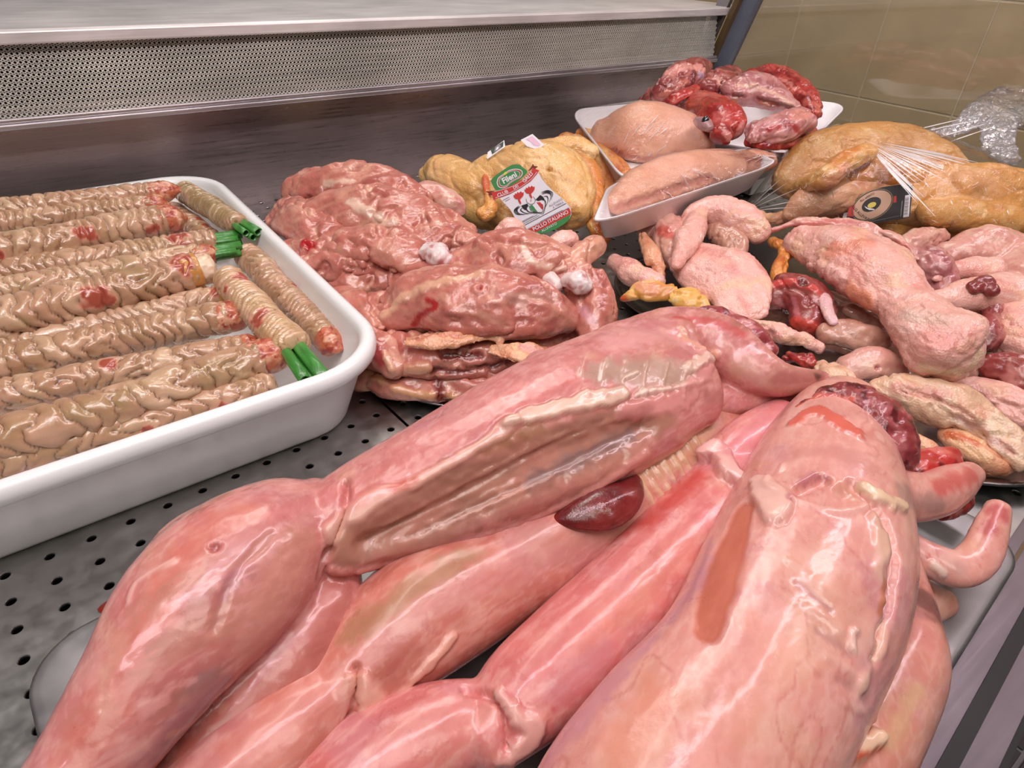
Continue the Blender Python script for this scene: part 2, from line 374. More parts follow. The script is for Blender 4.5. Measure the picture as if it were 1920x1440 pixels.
class Body:
    """one continuous surface: the given tubes fused by a voxel remesh, then shaped and pigmented per vertex"""
    def __init__(s, tubes, vox=.002, smooth=6, raw=None):
        if raw is not None: s.V, s.Q = raw
        else:
            V = []; Fc = []
            for v, f in tubes:
                b = len(V); V.extend(map(tuple, v)); Fc.extend(tuple(i + b for i in q) for q in f)
            me = bpy.data.meshes.new('tmp'); me.from_pydata(V, [], Fc); o = bpy.data.objects.new('tmp', me); COL.objects.link(o)
            md = o.modifiers.new('r', 'REMESH'); md.mode = 'VOXEL'; md.voxel_size = vox
            if smooth: sm = o.modifiers.new('s', 'SMOOTH'); sm.iterations = smooth; sm.factor = .5
            dg = bpy.context.evaluated_depsgraph_get(); ev = o.evaluated_get(dg); m2 = ev.to_mesh()
            a = np.empty(len(m2.vertices) * 3, np.float32); m2.vertices.foreach_get('co', a); s.V = a.reshape(-1, 3).astype(float)
            l = np.empty(len(m2.loops), np.int32); m2.loops.foreach_get('vertex_index', l); s.Q = l.reshape(-1, 4)
            ev.to_mesh_clear(); bpy.data.objects.remove(o); bpy.data.meshes.remove(me)
        s.renormal(); s.uv = None; s.C = np.zeros_like(s.V)
    def renormal(s): s.N = vnormals(s.V, s.Q); return s
    def push(s, d): s.V = s.V + s.N * np.asarray(d)[:, None]; s.renormal(); s.uv = None; return s
    def base(s, c): s.C[:] = c; return s
    def mix(s, c, wt): s.C += (np.asarray(c, float) - s.C) * np.clip(wt, 0, 1)[:, None]; return s
    def fib(s, d, sc, squash=.15):
        """coordinates drawn out along direction d, for fibres"""
        d = nrm(np.asarray(d, float)); a = s.V @ d; return (s.V - np.outer(a, d) * (1 - squash)) * sc
    def lumps(s, amp, sc, seed=0, o=3): return s.push(amp * fbm(s.V * sc, seed, o))
    def wrinkle(s, amp, P, seed=0, p=1.0):
        """sharp creases between rounded folds"""
        n = np.abs(noise(P, seed)); return s.push(-amp * (1 - np.clip(n * 4, 0, 1)) ** 2)
    def blotch(s, c, sc, thr, soft, seed=0, alpha=1, P=None):
        n = fbm((s.V if P is None else P) * (sc if P is None else 1), seed, 4); return s.mix(c, alpha * sst(thr, thr + soft, n))
    def veins(s, c, sc, wd, seed=0, alpha=1, P=None):
        n = np.abs(fbm((s.V if P is None else P) * (sc if P is None else 1), seed, 3)); return s.mix(c, alpha * (1 - sst(wd * .3, wd, n)))
    def hit(s, u, v):
        if s.uv is None: s.uv = proj(s.V)
        d2 = (s.uv[:, 0] - u) ** 2 + (s.uv[:, 1] - v) ** 2; k = np.where(d2 < 64)[0]
        if len(k) == 0: i = int(np.argmin(d2 + (s.N @ nrm(CAM - s.V.mean(0)) < 0) * 1e4))
        else: i = k[np.argmin(s.uv[k, 2] + d2[k] * 2e-4)]
        return s.V[i], s.uv[i, 2]
    def stroke(s, px, rpx, c=None, alpha=1, relief=0, soft=.55, jag=.5, jsc=130, seed=3):
        """a strip (or spot) of fat, blood, skin ... following surface points; relief in mm"""
        h = [s.hit(*q) for q in px]; P = np.array([q[0] for q in h]); dep = np.mean([q[1] for q in h])
        r = np.broadcast_to(np.asarray(rpx, float), (len(P),)) * dep / F
        if len(P) > 2: A = catmull(np.column_stack([P, r]), 5 * len(P)); P, r = A[:, :3], A[:, 3]
        k = np.where((np.abs(s.V - P.mean(0)) < (np.abs(P - P.mean(0)).max(0) + 2 * r.max())).all(1))[0]
        if len(k) == 0: return s
        X = s.V[k]; D = np.full(len(k), 9.0)
        if len(P) == 1: D = np.linalg.norm(X - P[0], axis=1) / r[0]
        for i in range(len(P) - 1):
            ab = P[i + 1] - P[i]; t = np.clip(((X - P[i]) @ ab) / (ab @ ab + 1e-12), 0, 1)
            D = np.minimum(D, np.linalg.norm(X - P[i] - t[:, None] * ab, axis=1) / (r[i] + t * (r[i + 1] - r[i])))
        if jag: D = D + jag * fbm(X * jsc, seed, 2)
        wt = 1 - sst(1 - soft, 1.0, D)
        if c is not None: s.C[k] += (np.asarray(c, float) - s.C[k]) * (wt * alpha)[:, None]
        if relief:
            s.V[k] += s.N[k] * (wt * relief / 1000)[:, None]; s.dirty = True
        return s
    def done(s, name, mat, parent=None):
        if mat.name in TINT: s.C = s.C * TINT[mat.name]
        me = bpy.data.meshes.new(name); n = len(s.V); q = len(s.Q)
        me.vertices.add(n); me.vertices.foreach_set('co', s.V.astype(np.float32).ravel())
        me.loops.add(q * 4); me.loops.foreach_set('vertex_index', s.Q.astype(np.int32).ravel())
        me.polygons.add(q); me.polygons.foreach_set('loop_start', np.arange(0, q * 4, 4, dtype=np.int32)); me.polygons.foreach_set('loop_total', np.full(q, 4, np.int32))
        me.update(calc_edges=True); me.polygons.foreach_set('use_smooth', np.ones(q, bool))
        ca = me.color_attributes.new('Col', 'FLOAT_COLOR', 'POINT')
        ca.data.foreach_set('color', np.column_stack([lin(np.clip(s.C, 0, 255)), np.ones(n)]).astype(np.float32).ravel())
        me.validate(); return link(name, me, mat, parent)
def grid(V, a, b, wrap=True):
    """vertex grid a x b (b wraps) -> quads; ends are closed by small caps collapsed to the centre"""
    i = np.arange(a - 1)[:, None]; j = np.arange(b if wrap else b - 1)[None]; k = (j + 1) % b
    return np.stack([i * b + j, i * b + k, (i + 1) * b + k, (i + 1) * b + j], -1).reshape(-1, 4)

M_meat = flesh('raw_meat', .30, .12, .6, 260, .3, .10, 60)
M_rabbit = flesh('rabbit_flesh', .32, .12, .48, 130, .17, .10, 45, crough=.14)
M_skin = flesh('poultry_skin', .34, .18, .4, 260, .4, .08, 70, pores=.6, pscale=520)
M_fat = flesh('fat', .35, .35, .3, 160, .3, .06, 80)
M_red = flesh('dark_red_meat', .28, .15, .45, 200, .3, .22, 70)
M_casing = flesh('gut_casing', .22, .3, .7, 300, .2, .10, 50)
M_leaf = plain('green_scallion', (62, 132, 52), .35, 0, .3, 60, .2, 300, .3, stretch=(6, 1, 1))
# ================================================================== WHITE TRAY AND ITS MEAT ROLLS
M_plastic = plain('white_plastic', (238, 237, 238), .28, 0, .02, 12, .04, 300, .2)
def rrect(x0, x1, y0, y1, r, k=10):
    o = []
    for cx, cy, a0 in ((x1 - r, y0 + r, -90), (x1 - r, y1 - r, 0), (x0 + r, y1 - r, 90), (x0 + r, y0 + r, 180)):
        for i in range(k + 1):
            a = math.radians(a0 + 90 * i / k); o.append((cx + r * math.cos(a), cy + r * math.sin(a)))
    return np.array(o)
def pan(prof, x0, x1, y0, y1, r, k=10):
    rings = []
    for d, z in prof:
        q = rrect(x0 - d, x1 + d, y0 - d, y1 + d, max(r + d, .004), k); rings.append(np.column_stack([q, np.full(len(q), z)]))
    n = len(rings[0]); V = np.vstack(rings); Fc = []
    for i in range(len(rings) - 1):
        for j in range(n):
            q = (j + 1) % n; Fc.append((i * n + j, i * n + q, (i + 1) * n + q, (i + 1) * n + j))
    Fc.append(tuple(range(n))[::-1]); Fc.append(tuple(range((len(rings) - 1) * n, len(rings) * n)))
    return V, Fc
zr = .0775
prof = [(-.006, .0012), (-.002, .002), (0, .005), (.020, zr - .018), (.0205, zr - .016), (.0215, zr - .0155), (.0275, zr - .0150), (.0300, zr - .0125), (.0305, zr - .008), (.0290, zr - .003), (.0250, zr), (.0210, zr - .0005), (.0180, zr - .003), (.0165, zr - .008), (-.001, .010), (-.006, .006), (-.014, .005)]
V, Fc = pan(prof, -.46, .1450, .4005, .885, .040, 12)
V = [(x * math.cos(.016) - (y - .4) * math.sin(.016), x * math.sin(.016) + .4 + (y - .4) * math.cos(.016), z) for x, y, z in V]
o = obj('food_tray', V, Fc, M_plastic, None, True)
tag(o, 'deep white plastic tray with a rolled rim, filled with meat rolls', 'tray')

def roll(name, a, b, rpx, za, zb, seed, label, tone=(186, 146, 116), ends=(), bend=0, tilt=1, taper=(1, .92), pitch=.009, parts=True, group='casing wrapped meat rolls in the white tray', ham=3, olive=0):
    rs = np.random.RandomState(seed)
    A, B = at(a[0], a[1], za / 1000), at(b[0], b[1], zb / 1000)
    L = np.linalg.norm(B - A); rad = rpx * np.mean(proj(np.array([A, B]))[:, 2][1:]) / F
    ns, nt_ = int(L / .00085) + 8, 56
    s = np.linspace(0, 1, ns); P = A + (B - A) * s[:, None]; T = nrm(B - A); S = nrm(np.cross(T, ZV)); U = np.cross(S, T)
    P = P + S * (bend * np.sin(np.pi * s))[:, None] + S * (.0025 * noise(np.column_stack([s * L * 18, s * 0, s * 0 + seed]), 1))[:, None]
    th = np.linspace(0, 2 * np.pi, nt_, endpoint=False); SS, TH = np.meshgrid(s * L, th, indexing='ij')
    cyl = np.column_stack([SS.ravel() / .02, np.cos(TH).ravel() * 1.2, np.sin(TH).ravel() * 1.2])
    wob = noise(cyl * .6, seed) * 1.1 + .25 * noise(cyl * 2.2, seed + 9)
    h1 = SS.ravel() / pitch + TH.ravel() / (2 * np.pi) + wob; h2 = SS.ravel() / (pitch * 1.5) - 2 * TH.ravel() / (2 * np.pi) + wob * 1.2
    def prof_(h): f = h - np.floor(h); return 1 - np.abs(2 * f - 1) ** 3.0
    m = sst(.20, .24, noise(np.column_stack([SS.ravel() / .05, np.cos(TH).ravel() * .5, np.sin(TH).ravel() * .5]), seed + 5))
    p1, p2 = prof_(h1), prof_(h2); pr_ = p1 * (1 - m) + p2 * m
    hid = np.where(m > .5, np.floor(h2) * 7.13, np.floor(h1) * 3.77); hb = np.sin(hid * 12.9898 + seed) * 43758.5; hb = hb - np.floor(hb)
    rr = rad * (taper[0] + (taper[1] - taper[0]) * (SS.ravel() / L)) * (1 + .05 * noise(cyl * .5, seed + 2) + .03 * noise(cyl * 1.7, seed + 3))
    rr = rr * (.93 + .07 * hb * np.clip(pr_, 0, 1)) + rad * .14 * (pr_ - .75)
    e = np.minimum(SS.ravel(), L - SS.ravel()) / (rad * .55); rr = rr * np.where(e < 1, np.sqrt(np.clip(1 - (1 - np.clip(e, 0, 1)) ** 2, 0, 1)) * .75 + .25, 1)
    V = (np.repeat(P, nt_, 0) + (S[None] * np.cos(TH).ravel()[:, None] + U[None] * np.sin(TH).ravel()[:, None]) * rr[:, None])
    cs = np.vstack([V, P[:1], P[-1:]]); Q = grid(V, ns, nt_); n0 = len(V); j = np.arange(nt_)
    Q = np.vstack([Q, np.column_stack([j * 0 + n0, (j + 1) % nt_, j, j * 0 + n0])[:0]])
    bd = Body(None, raw=(V, Q)); bd.base(tone)
    g = fbm(cyl * .7, seed + 4, 3)
    bd.mix((214, 172, 146), .75 * sst(.0, .45, g)); bd.mix((160, 136, 92), (.32 + olive) * sst(-.02, .35, -g)); bd.mix((220, 190, 158), .5 * sst(.55, 1, hb)); bd.mix((170, 132, 98), .35 * sst(.6, 1, 1 - hb))
    bd.mix((116, 76, 54), .8 * (1 - sst(.0, .35, pr_)))  # shade of the wrap grooves put into the colour
    sp = np.abs(noise(bd.V * 330, seed + 6)); bd.mix((52, 40, 30), .9 * sst(.83, .93, noise(bd.V * 300, seed + 6)) * (noise(bd.V * 40, seed + 7) > -.05))
    for q in range(ham):   # ham showing between the wraps
        c = V[rs.randint(0, len(V))]; 
        k = np.linalg.norm(bd.V - c, axis=1) / (rad * rs.uniform(.35, .7)) + .5 * noise(bd.V * 120, q)
        bd.mix((172, 84, 66), 1 - sst(.75, 1.0, k)); bd.mix((226, 170, 146), (1 - sst(.05, .2, np.abs(k - .9))) * .6)
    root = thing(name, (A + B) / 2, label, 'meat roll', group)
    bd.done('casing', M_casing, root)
    for en in ends:
        side = en[1] if len(en) > 1 else 1
        X, D = (B, T) if side > 0 else (A, -T); W = S
        r0 = rad * (taper[1] if side > 0 else taper[0])
        if en[0] == 'bacon':
            ln = en[2] if len(en) > 2 else 1.4
            q = [tuple(X - D * r0 * .9) + (r0 * .9, 1), tuple(X + D * r0 * .1) + (r0 * .97, .95), tuple(X + D * r0 * ln * .6 + ZV * r0 * .05) + (r0 * .86, .8), tuple(X + D * r0 * ln) + (r0 * .45, .6)]
            b2 = Body([tube(q, 24, .8, .5, True)], .0014, 3).lumps(.002, 90, seed).lumps(.0007, 320, seed + 3); b2.base((204, 118, 88)); b2.blotch((228, 176, 146), 90, .0, .2, seed); b2.blotch((168, 60, 50), 160, .12, .15, seed + 1)
            b2.done('bacon_end', M_meat, root)
        elif en[0] == 'fat':
            ln = en[2] if len(en) > 2 else .55
            q = [tuple(X - D * r0 * .8) + (r0 * .8, 1), tuple(X + D * r0 * ln * .6) + (r0 * .8, 1), tuple(X + D * r0 * ln) + (r0 * .62, 1)]
            b2 = Body([tube(q, 24, .8, .25, True)], .0014, 3).lumps(.002, 130, seed); b2.base((238, 212, 186)); b2.blotch((216, 160, 120), 110, .15, .15, seed); b2.done('fat_end', M_fat, root)
            q = [tuple(X - D * r0 * .9) + (r0 * 1.0, 1), tuple(X - D * r0 * .1) + (r0 * .96, 1)]
            b2 = Body([tube(q, 28, .8, .1, True)], .0014, 2).lumps(.0012, 90, seed); b2.base((205, 146, 78)); b2.done('rind_band', M_casing, root)
        elif en[0] == 'scallion':
            ln = en[2]; dv = en[3] if len(en) > 3 else 0
            for i, (ox, oz) in enumerate(((-.36, .15), (.34, .1), (0, -.35))):
                rr_ = rad * (.34, .29, .31)[i]; l2 = ln * (1, .8, .92)[i]
                c0 = X + W * rad * ox * .9 + U * rad * oz - D * rad * .9; c1 = X + W * rad * (ox * 1.1 + dv) + U * rad * oz * .8 + D * l2
                # hollow leaf: outer wall, cut edge, inner wall
                a_ = np.linspace(0, 2 * np.pi, 14, endpoint=False); t = nrm(c1 - c0); s_ = nrm(np.cross(t, ZV)); u_ = np.cross(s_, t); rings = []
                for f, k in ((0, 1), (.5, 1.03), (1, 1.05), (1, .8), (.7, .74)):
                    rings.append(c0 + (c1 - c0) * f + rr_ * k * (np.outer(np.cos(a_), s_) + np.outer(np.sin(a_), u_) * .8) + rr_ * .12 * np.outer(np.cos(3 * a_ + i), u_))
                V2, F2 = sweep(rings, a_, False, False); obj('scallion_leaf', V2, F2, M_leaf, root, True)
    return root
RL = [
 # a (left end), b (right end), radius px, za, zb, seed, label, extra
 ((-240, 426), (300, 360), 23, 92, 88, 1, 'rearmost meat roll with a pale bacon end, against the back rim of the white tray', dict(ends=[('bacon', 1, 1.5)], pitch=.010)),
 ((-240, 450), (292, 384), 22, 82, 80, 2, 'meat roll second from the back rim, mostly hidden behind a thicker roll', dict(ends=[('bacon', 1, .9)])),
 ((-240, 515), (318, 412), 33, 78, 74, 3, 'thick meat roll third from the back, ending in a red ham tip', dict(bend=.005, ends=[('bacon', 1, .8)], pitch=.011, ham=4)),
 ((-240, 551), (408, 452), 27, 62, 64, 4, 'meat roll fourth from the back, with short green scallion leaves beside the corner roll', dict(ends=[('scallion', 1, .026)], ham=3)),
 ((-240, 590), (388, 478), 26, 64, 68, 5, 'pinkish meat roll with a red ham collar and two green scallion leaves', dict(ends=[('bacon', 1, .7), ('scallion', 1, .035)], tone=(206, 170, 138), ham=5)),
 ((-240, 654), (376, 506), 39, 70, 72, 6, 'thickest meat roll in the tray, ending in an orange rind and white fat', dict(bend=.006, ends=[('fat', 1, .6)], pitch=.012, olive=.25, ham=2)),
 ((-240, 713), (432, 553), 27, 52, 52, 7, 'slim meat roll with a small white fat tip just in front of the thickest roll', dict(ends=[('fat', 1, .5)], tone=(196, 160, 134))),
 ((-240, 745), (438, 592), 34, 58, 58, 8, 'meat roll with one dark red ham patch on top, ending near the green corner roll', dict(bend=-.005, ends=[('bacon', 1, .4)], ham=2, pitch=.010)),
 ((-240, 789), (470, 652), 31, 54, 52, 9, 'knobbly meat roll with a coarse band, between the ham patch roll and the braided roll', dict(ends=[('bacon', 1, .5)], pitch=.013)),
 ((-240, 892), (500, 668), 40, 62, 60, 10, 'braided meat roll with a big orange red bacon end beside the front right corner', dict(bend=.007, ends=[('bacon', 1, 1.5)], pitch=.015, olive=.2, ham=2)),
 ((-240, 932), (520, 722), 31, 50, 46, 11, 'frontmost meat roll, half hidden by the front rim of the white tray', dict(pitch=.012, ham=5)),
 ((322, 395), (395, 452), 25, 46, 46, 12, 'short ham mottled meat roll lying under the olive coloured corner roll', dict(ham=6)),
 ((344, 358), (450, 424), 24, 70, 72, 13, 'olive brown meat roll with green scallion leaves in the back right corner of the tray', dict(tone=(160, 138, 98), olive=.4, ends=[('scallion', 1, .034)], pitch=.006, ham=1)),
 ((462, 476), (618, 640), 35, 54, 46, 14, 'meat roll lying along the right wall of the tray, ending in a red tip', dict(ends=[('bacon', 1, 1.2)], taper=(.95, .8), pitch=.007, ham=3)),
 ((425, 520), (553, 660), 38, 66, 64, 15, 'meat roll with two long green scallion leaves at the front right corner of the tray', dict(tone=(204, 168, 128), ends=[('scallion', 1, .054, .25)], taper=(.9, 1.0), pitch=.006, ham=3)),
]
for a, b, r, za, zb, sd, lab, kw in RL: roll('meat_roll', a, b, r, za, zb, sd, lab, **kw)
# ================================================================== STEEL TRAY AND THE SKINNED RABBITS
M_tray = steel('tray_steel', (156, 152, 154), .46, (20, 20, 20), .3, .75)
th = math.radians(5.0); c0 = (-.098, .300)
prof = [(.0, .0012), (.001, .0125), (.003, .0140), (.0005, .0150), (-.003, .0146), (-.017, .0138), (-.021, .0125), (-.024, .0035), (-.03, .0024)]
V, Fc = pan(prof, 0, .528, -.328, 0, .030, 10)
V = [(x * math.cos(th) - y * math.sin(th) + c0[0], x * math.sin(th) + y * math.cos(th) + c0[1], z) for x, y, z in V]
tag(obj('serving_tray', V, Fc, M_tray, None, True), 'shallow stainless steel tray with rounded corners carrying the skinned rabbits', 'tray')

def flesh_paint(b, d, seed, tone=(212, 140, 136), light=(230, 174, 170), dark=(190, 114, 110)):
    b.base(tone)
    P = b.fib(d, 38, .22); b.blotch(light, 1, .05, .35, seed, .75, P=P); b.blotch(dark, 1, .05, .35, seed + 3, .6, P=b.fib(d, 30, .3))
    b.blotch((206, 146, 158), 22, .05, .3, seed + 5, .5); b.blotch((226, 180, 150), 26, .12, .3, seed + 8, .5)
    b.veins((242, 206, 196), 1, .07, seed + 6, .2, P=b.fib(d, 60, .25))
    b.veins((246, 216, 206), 1, .10, seed + 15, .28, P=b.fib(d, 170, .18)); b.blotch((240, 198, 186), 75, .08, .2, seed + 16, .35)
    b.veins((186, 96, 92), 1, .018, seed + 11, .3, P=b.fib(d, 24, .6)); return b
def relief(b, d, seed, a=1):
    b.push(.0004 * a * fbm(b.fib(d, 45, .2), seed, 3)); b.push(.0011 * a * fbm(b.V * 15, seed + 1, 2)); b.push(.00016 * a * fbm(b.fib(d, 220, .2), seed + 2, 2)); return b
PINK = (232, 168, 166); CREAM = (236, 204, 184); PALE = (240, 200, 188); SALM = (214, 124, 104); BRN = (166, 120, 94); RED = (196, 62, 56); DRED = (122, 36, 40); MAUVE = (196, 142, 156); GREY = (172, 152, 142)

def rabbit1():
    root = thing('rabbit_carcass', at(800, 950, 40), 'skinned rabbit carcass lying on top at left with its belly flap open', 'rabbit', None)
    hind = Body([tube([(-60, 1800, 40, 34), (0, 1680, 50, 52), (100, 1520, 66, 88), (180, 1410, 72, 104), (275, 1275, 80, 126), (365, 1150, 86, 150, .75), (450, 1062, 88, 146, .75), (535, 990, 86, 108), (600, 955, 82, 66)]),
                 tube([(300, 1120, 92, 55), (350, 1030, 96, 62), (440, 992, 96, 66), (540, 965, 92, 60), (615, 945, 88, 40)]),
                 tube([(620, 995, 80, 92), (700, 955, 82, 104), (850, 890, 86, 130, .72), (980, 828, 90, 146, .66), (1100, 772, 92, 150, .62), (1200, 728, 92, 138, .6), (1275, 712, 90, 104, .6)]),
                 tube([(1020, 715, 98, 62), (1090, 700, 100, 62), (1180, 655, 104, 60), (1270, 645, 100, 60)]),
                 tube([(1185, 642, 98, 48), (1260, 622, 102, 50), (1340, 640, 98, 56), (1405, 688, 92, 50), (1470, 712, 88, 33), (1545, 706, 85, 12)]),
                 tube([(1290, 735, 76, 44), (1370, 752, 72, 28), (1450, 748, 70, 17), (1532, 732, 70, 7)]),
                 tube([(615, 1060, 60, 62), (592, 1150, 56, 82), (525, 1255, 50, 92), (425, 1360, 45, 84), (330, 1460, 40, 70), (240, 1580, 36, 50), (160, 1720, 30, 34)])], .0015, 10)
    b = hind; d = at(1200, 720, 90) - at(600, 1000, 80)
    # open belly: sunken membrane along the lower half of the trunk, and the crease behind the haunch
    b.stroke([(690, 1020), (820, 960), (960, 890), (1100, 840), (1210, 800)], [40, 62, 74, 74, 45], None, relief=-7, soft=.9, jag=.15)
    b.stroke([(648, 905), (645, 960), (618, 1030), (600, 1085)], 12, None, relief=-5, soft=.9, jag=.1); b.renormal()
    relief(b, d, 21); flesh_paint(b, d, 21)
    b.stroke([(130, 1440), (220, 1290), (300, 1120), (380, 1010), (480, 960)], 60, SALM, .55, soft=.8); b.stroke([(480, 1200), (520, 1100), (560, 1020)], 70, (214, 156, 138), .7, soft=.8)
    b.stroke([(300, 1420), (370, 1330), (400, 1290)], 55, (160, 120, 138), .75, soft=.9); b.stroke([(300, 1440), (350, 1400)], 30, RED, .5, soft=.9)
    b.stroke([(240, 1130), (260, 1090), (330, 1050)], 7, PALE, .8, .5); b.stroke([(400, 1180), (440, 1080), (510, 1000)], 14, (178, 118, 132), .55, -.8, soft=.8); b.stroke([(405, 1022)], 14, (150, 70, 74), .6, -3, soft=.9)
    b.stroke([(230, 1200), (200, 1260), (190, 1330)], 26, (228, 190, 166), .5, soft=.9); b.stroke([(520, 960), (620, 930)], 40, (226, 150, 150), .6, soft=.9)
    # trunk: back muscle, fat seam, membrane with fibres
    b.stroke([(660, 1020), (800, 960), (960, 880), (1110, 830), (1240, 770)], [55, 82, 92, 88, 60], (184, 138, 116), .9, soft=.55, jag=.25)
    b.mix((150, 110, 92), .4 * sst(.05, .4, noise(b.fib(d, 70, .08), 5)) * (np.abs(b.C[:, 0] - 184) < 26)); b.mix((206, 150, 132), .7 * sst(.1, .45, noise(b.fib(d, 60, .07), 6)) * (np.abs(b.C[:, 0] - 184) < 30))
    for q, rw, cc, rl in (([(690, 1010), (860, 925), (1000, 850), (1130, 790)], 9, (150, 102, 86), -2.5), ([(760, 1010), (920, 935), (1060, 870), (1200, 800)], 9, (150, 102, 86), -2.5), ([(720, 985), (880, 900), (1050, 815), (1150, 790)], 7, (198, 150, 130), 1.8), ([(850, 975), (1010, 905), (1150, 830)], 7, (196, 142, 128), 2)):
        b.stroke(q, rw, cc, .45, rl * .35, soft=.9, jag=.3)
    b.stroke([(1000, 900), (1100, 855), (1180, 815)], 28, (150, 132, 134), .7, soft=.9); b.stroke([(900, 840), (1010, 800)], 22, (150, 112, 70), .5, soft=.9)
    b.stroke([(620, 1070), (740, 1060), (880, 1015), (1000, 975), (1120, 915), (1210, 855)], [14, 16, 14, 13, 13, 16], (218, 150, 140), .9, 2.2, soft=.6)
    b.stroke([(625, 1010), (640, 985), (700, 935), (790, 895), (900, 835), (960, 790)], [20, 30, 24, 17, 16, 20], (236, 196, 178), .9, 2.2, soft=.5, jag=.5, jsc=60)
    b.stroke([(950, 795), (1040, 765), (1110, 750), (1165, 738)], [14, 20, 24, 16], (236, 214, 192), .95, 3.2, soft=.4, jag=.6, jsc=80)
    b.stroke([(660, 930), (800, 850), (950, 760), (1090, 690)], [40, 50, 50, 45], (220, 130, 126), .55, soft=.9); b.stroke([(735, 920), (780, 900)], 12, (206, 100, 80), .8, soft=.8)
    # ribs showing through, with fatty flecks
    b.stroke([(1120, 700), (1210, 700), (1300, 705)], [48, 60, 48], (190, 168, 150), .85, soft=.7)
    for i in range(6): b.stroke([(1100 + 38 * i, 668 + 3 * i), (1092 + 38 * i, 705 + 2 * i), (1100 + 36 * i, 745)], 5, (224, 196, 176), .45, .9, soft=.9, jag=.8)
    for i in range(9): b.stroke([(1175 + 16 * i, 705 + (i * 37) % 40), (1195 + 15 * i, 698 + (i * 37) % 40)], 6, (240, 226, 210), .9, 1.2, soft=.6, jag=.8)
    b.stroke([(1175, 775), (1280, 745), (1325, 690), (1325, 655)], [24, 30, 22, 14], (226, 158, 156), .8, 1.5, soft=.6); b.stroke([(1290, 690), (1325, 668)], 14, (238, 214, 196), .9, 2.5, soft=.5, jag=.7)
    b.stroke([(1150, 645), (1230, 625), (1300, 640)], 40, (232, 176, 176), .7, soft=.8); b.stroke([(1265, 592), (1330, 600), (1390, 625)], [10, 16, 16], (200, 86, 82), .8, soft=.8)
    b.stroke([(1280, 620), (1300, 645), (1340, 668)], [12, 20, 12], (236, 184, 160), .9, 1.6, soft=.5, jag=.7)
    b.stroke([(1380, 690), (1440, 715)], 30, (218, 178, 158), .7, soft=.9); b.stroke([(1460, 712), (1540, 706)], 26, (178, 110, 104), .8, soft=.8); b.stroke([(1535, 706)], 14, (92, 50, 44), .8, soft=.8)
    b.stroke([(640, 1110), (590, 1210), (480, 1320), (380, 1410)], 60, (188, 108, 96), .75, soft=.7); b.stroke([(320, 740 + 640), (420, 1330)], 10, (224, 170, 150), .5)
    b.stroke([(1330, 745), (1440, 748)], 24, (190, 122, 120), .7, soft=.8)
    b.renormal().lumps(.00025, 140, 3, 2)
    b.done('body', M_rabbit, root)
    nk = Body([tube([(1300, 598, 92, 24), (1345, 604, 92, 30), (1400, 630, 86, 30), (1440, 662, 80, 20)])], .0015, 4).lumps(.003, 70, 4); nk.base((150, 62, 66)); nk.blotch((206, 140, 140), 60, .05, .2, 4); nk.blotch((112, 34, 40), 90, .1, .15, 8); nk.done('neck', M_red, root)
    lv = Body([tube([(1040, 976, 70, 12), (1085, 966, 73, 32, .6), (1130, 953, 74, 44, .55), (1172, 930, 74, 36, .6), (1190, 900, 72, 16)])], .0014, 6).lumps(.001, 60, 2); lv.base((104, 26, 28)); lv.blotch((140, 44, 40), 60, .05, .2, 3, .6); lv.done('liver', M_red, root)

def rabbit2():
    root = thing('rabbit_carcass', at(900, 1150, 20), 'skinned rabbit carcass underneath the open bellied one, second from the left', 'rabbit', None)
    b = Body([tube([(150, 1820, 26, 44), (250, 1660, 32, 80), (360, 1530, 36, 110), (460, 1440, 40, 112), (550, 1362, 44, 98), (610, 1310, 46, 74), (640, 1285, 46, 52)]),
              tube([(640, 1296, 44, 84), (735, 1196, 46, 116), (835, 1122, 46, 120), (955, 1056, 46, 106), (1090, 976, 48, 96), (1210, 890, 50, 92), (1300, 815, 50, 78), (1390, 750, 46, 62), (1460, 720, 44, 40)])], .0016, 10)
    d = at(1200, 900, 46) - at(700, 1250, 46)
    b.stroke([(668, 1255), (668, 1310), (640, 1400)], 12, None, relief=-5, soft=.9, jag=.1); b.renormal()
    relief(b, d, 31); flesh_paint(b, d, 31, (214, 138, 124), (230, 170, 152), (184, 106, 90))
    b.stroke([(660, 1190), (760, 1120), (880, 1040)], [40, 50, 45], (176, 134, 96), .75, soft=.9); b.stroke([(480, 1400), (600, 1300)], 70, (222, 152, 142), .6, soft=.9)
    b.stroke([(700, 1230), (820, 1130), (980, 1060)], 40, (220, 152, 150), .6, soft=.9)
    b.stroke([(665, 1270), (700, 1310), (690, 1360), (770, 1280), (850, 1190)], [20, 28, 20, 16, 9], (234, 182, 164), .9, 2, soft=.5, jag=.7)
    b.stroke([(1000, 1010), (1080, 1010), (1180, 960)], 60, (206, 150, 134), .6, soft=.9)
    for i in range(8): b.stroke([(1195 + 14 * i, 895 - 12 * i), (1225 + 14 * i, 945 - 12 * i)], 8, (228, 200, 160), .8, 2.2, soft=.7, jag=.6)
    b.stroke([(1180, 900), (1280, 850), (1330, 800)], 40, (214, 184, 140), .6, soft=.8); b.stroke([(1400, 760), (1470, 730)], 50, (206, 166, 134), .7, soft=.9)
    b.renormal(); b.done('body', M_rabbit, root)

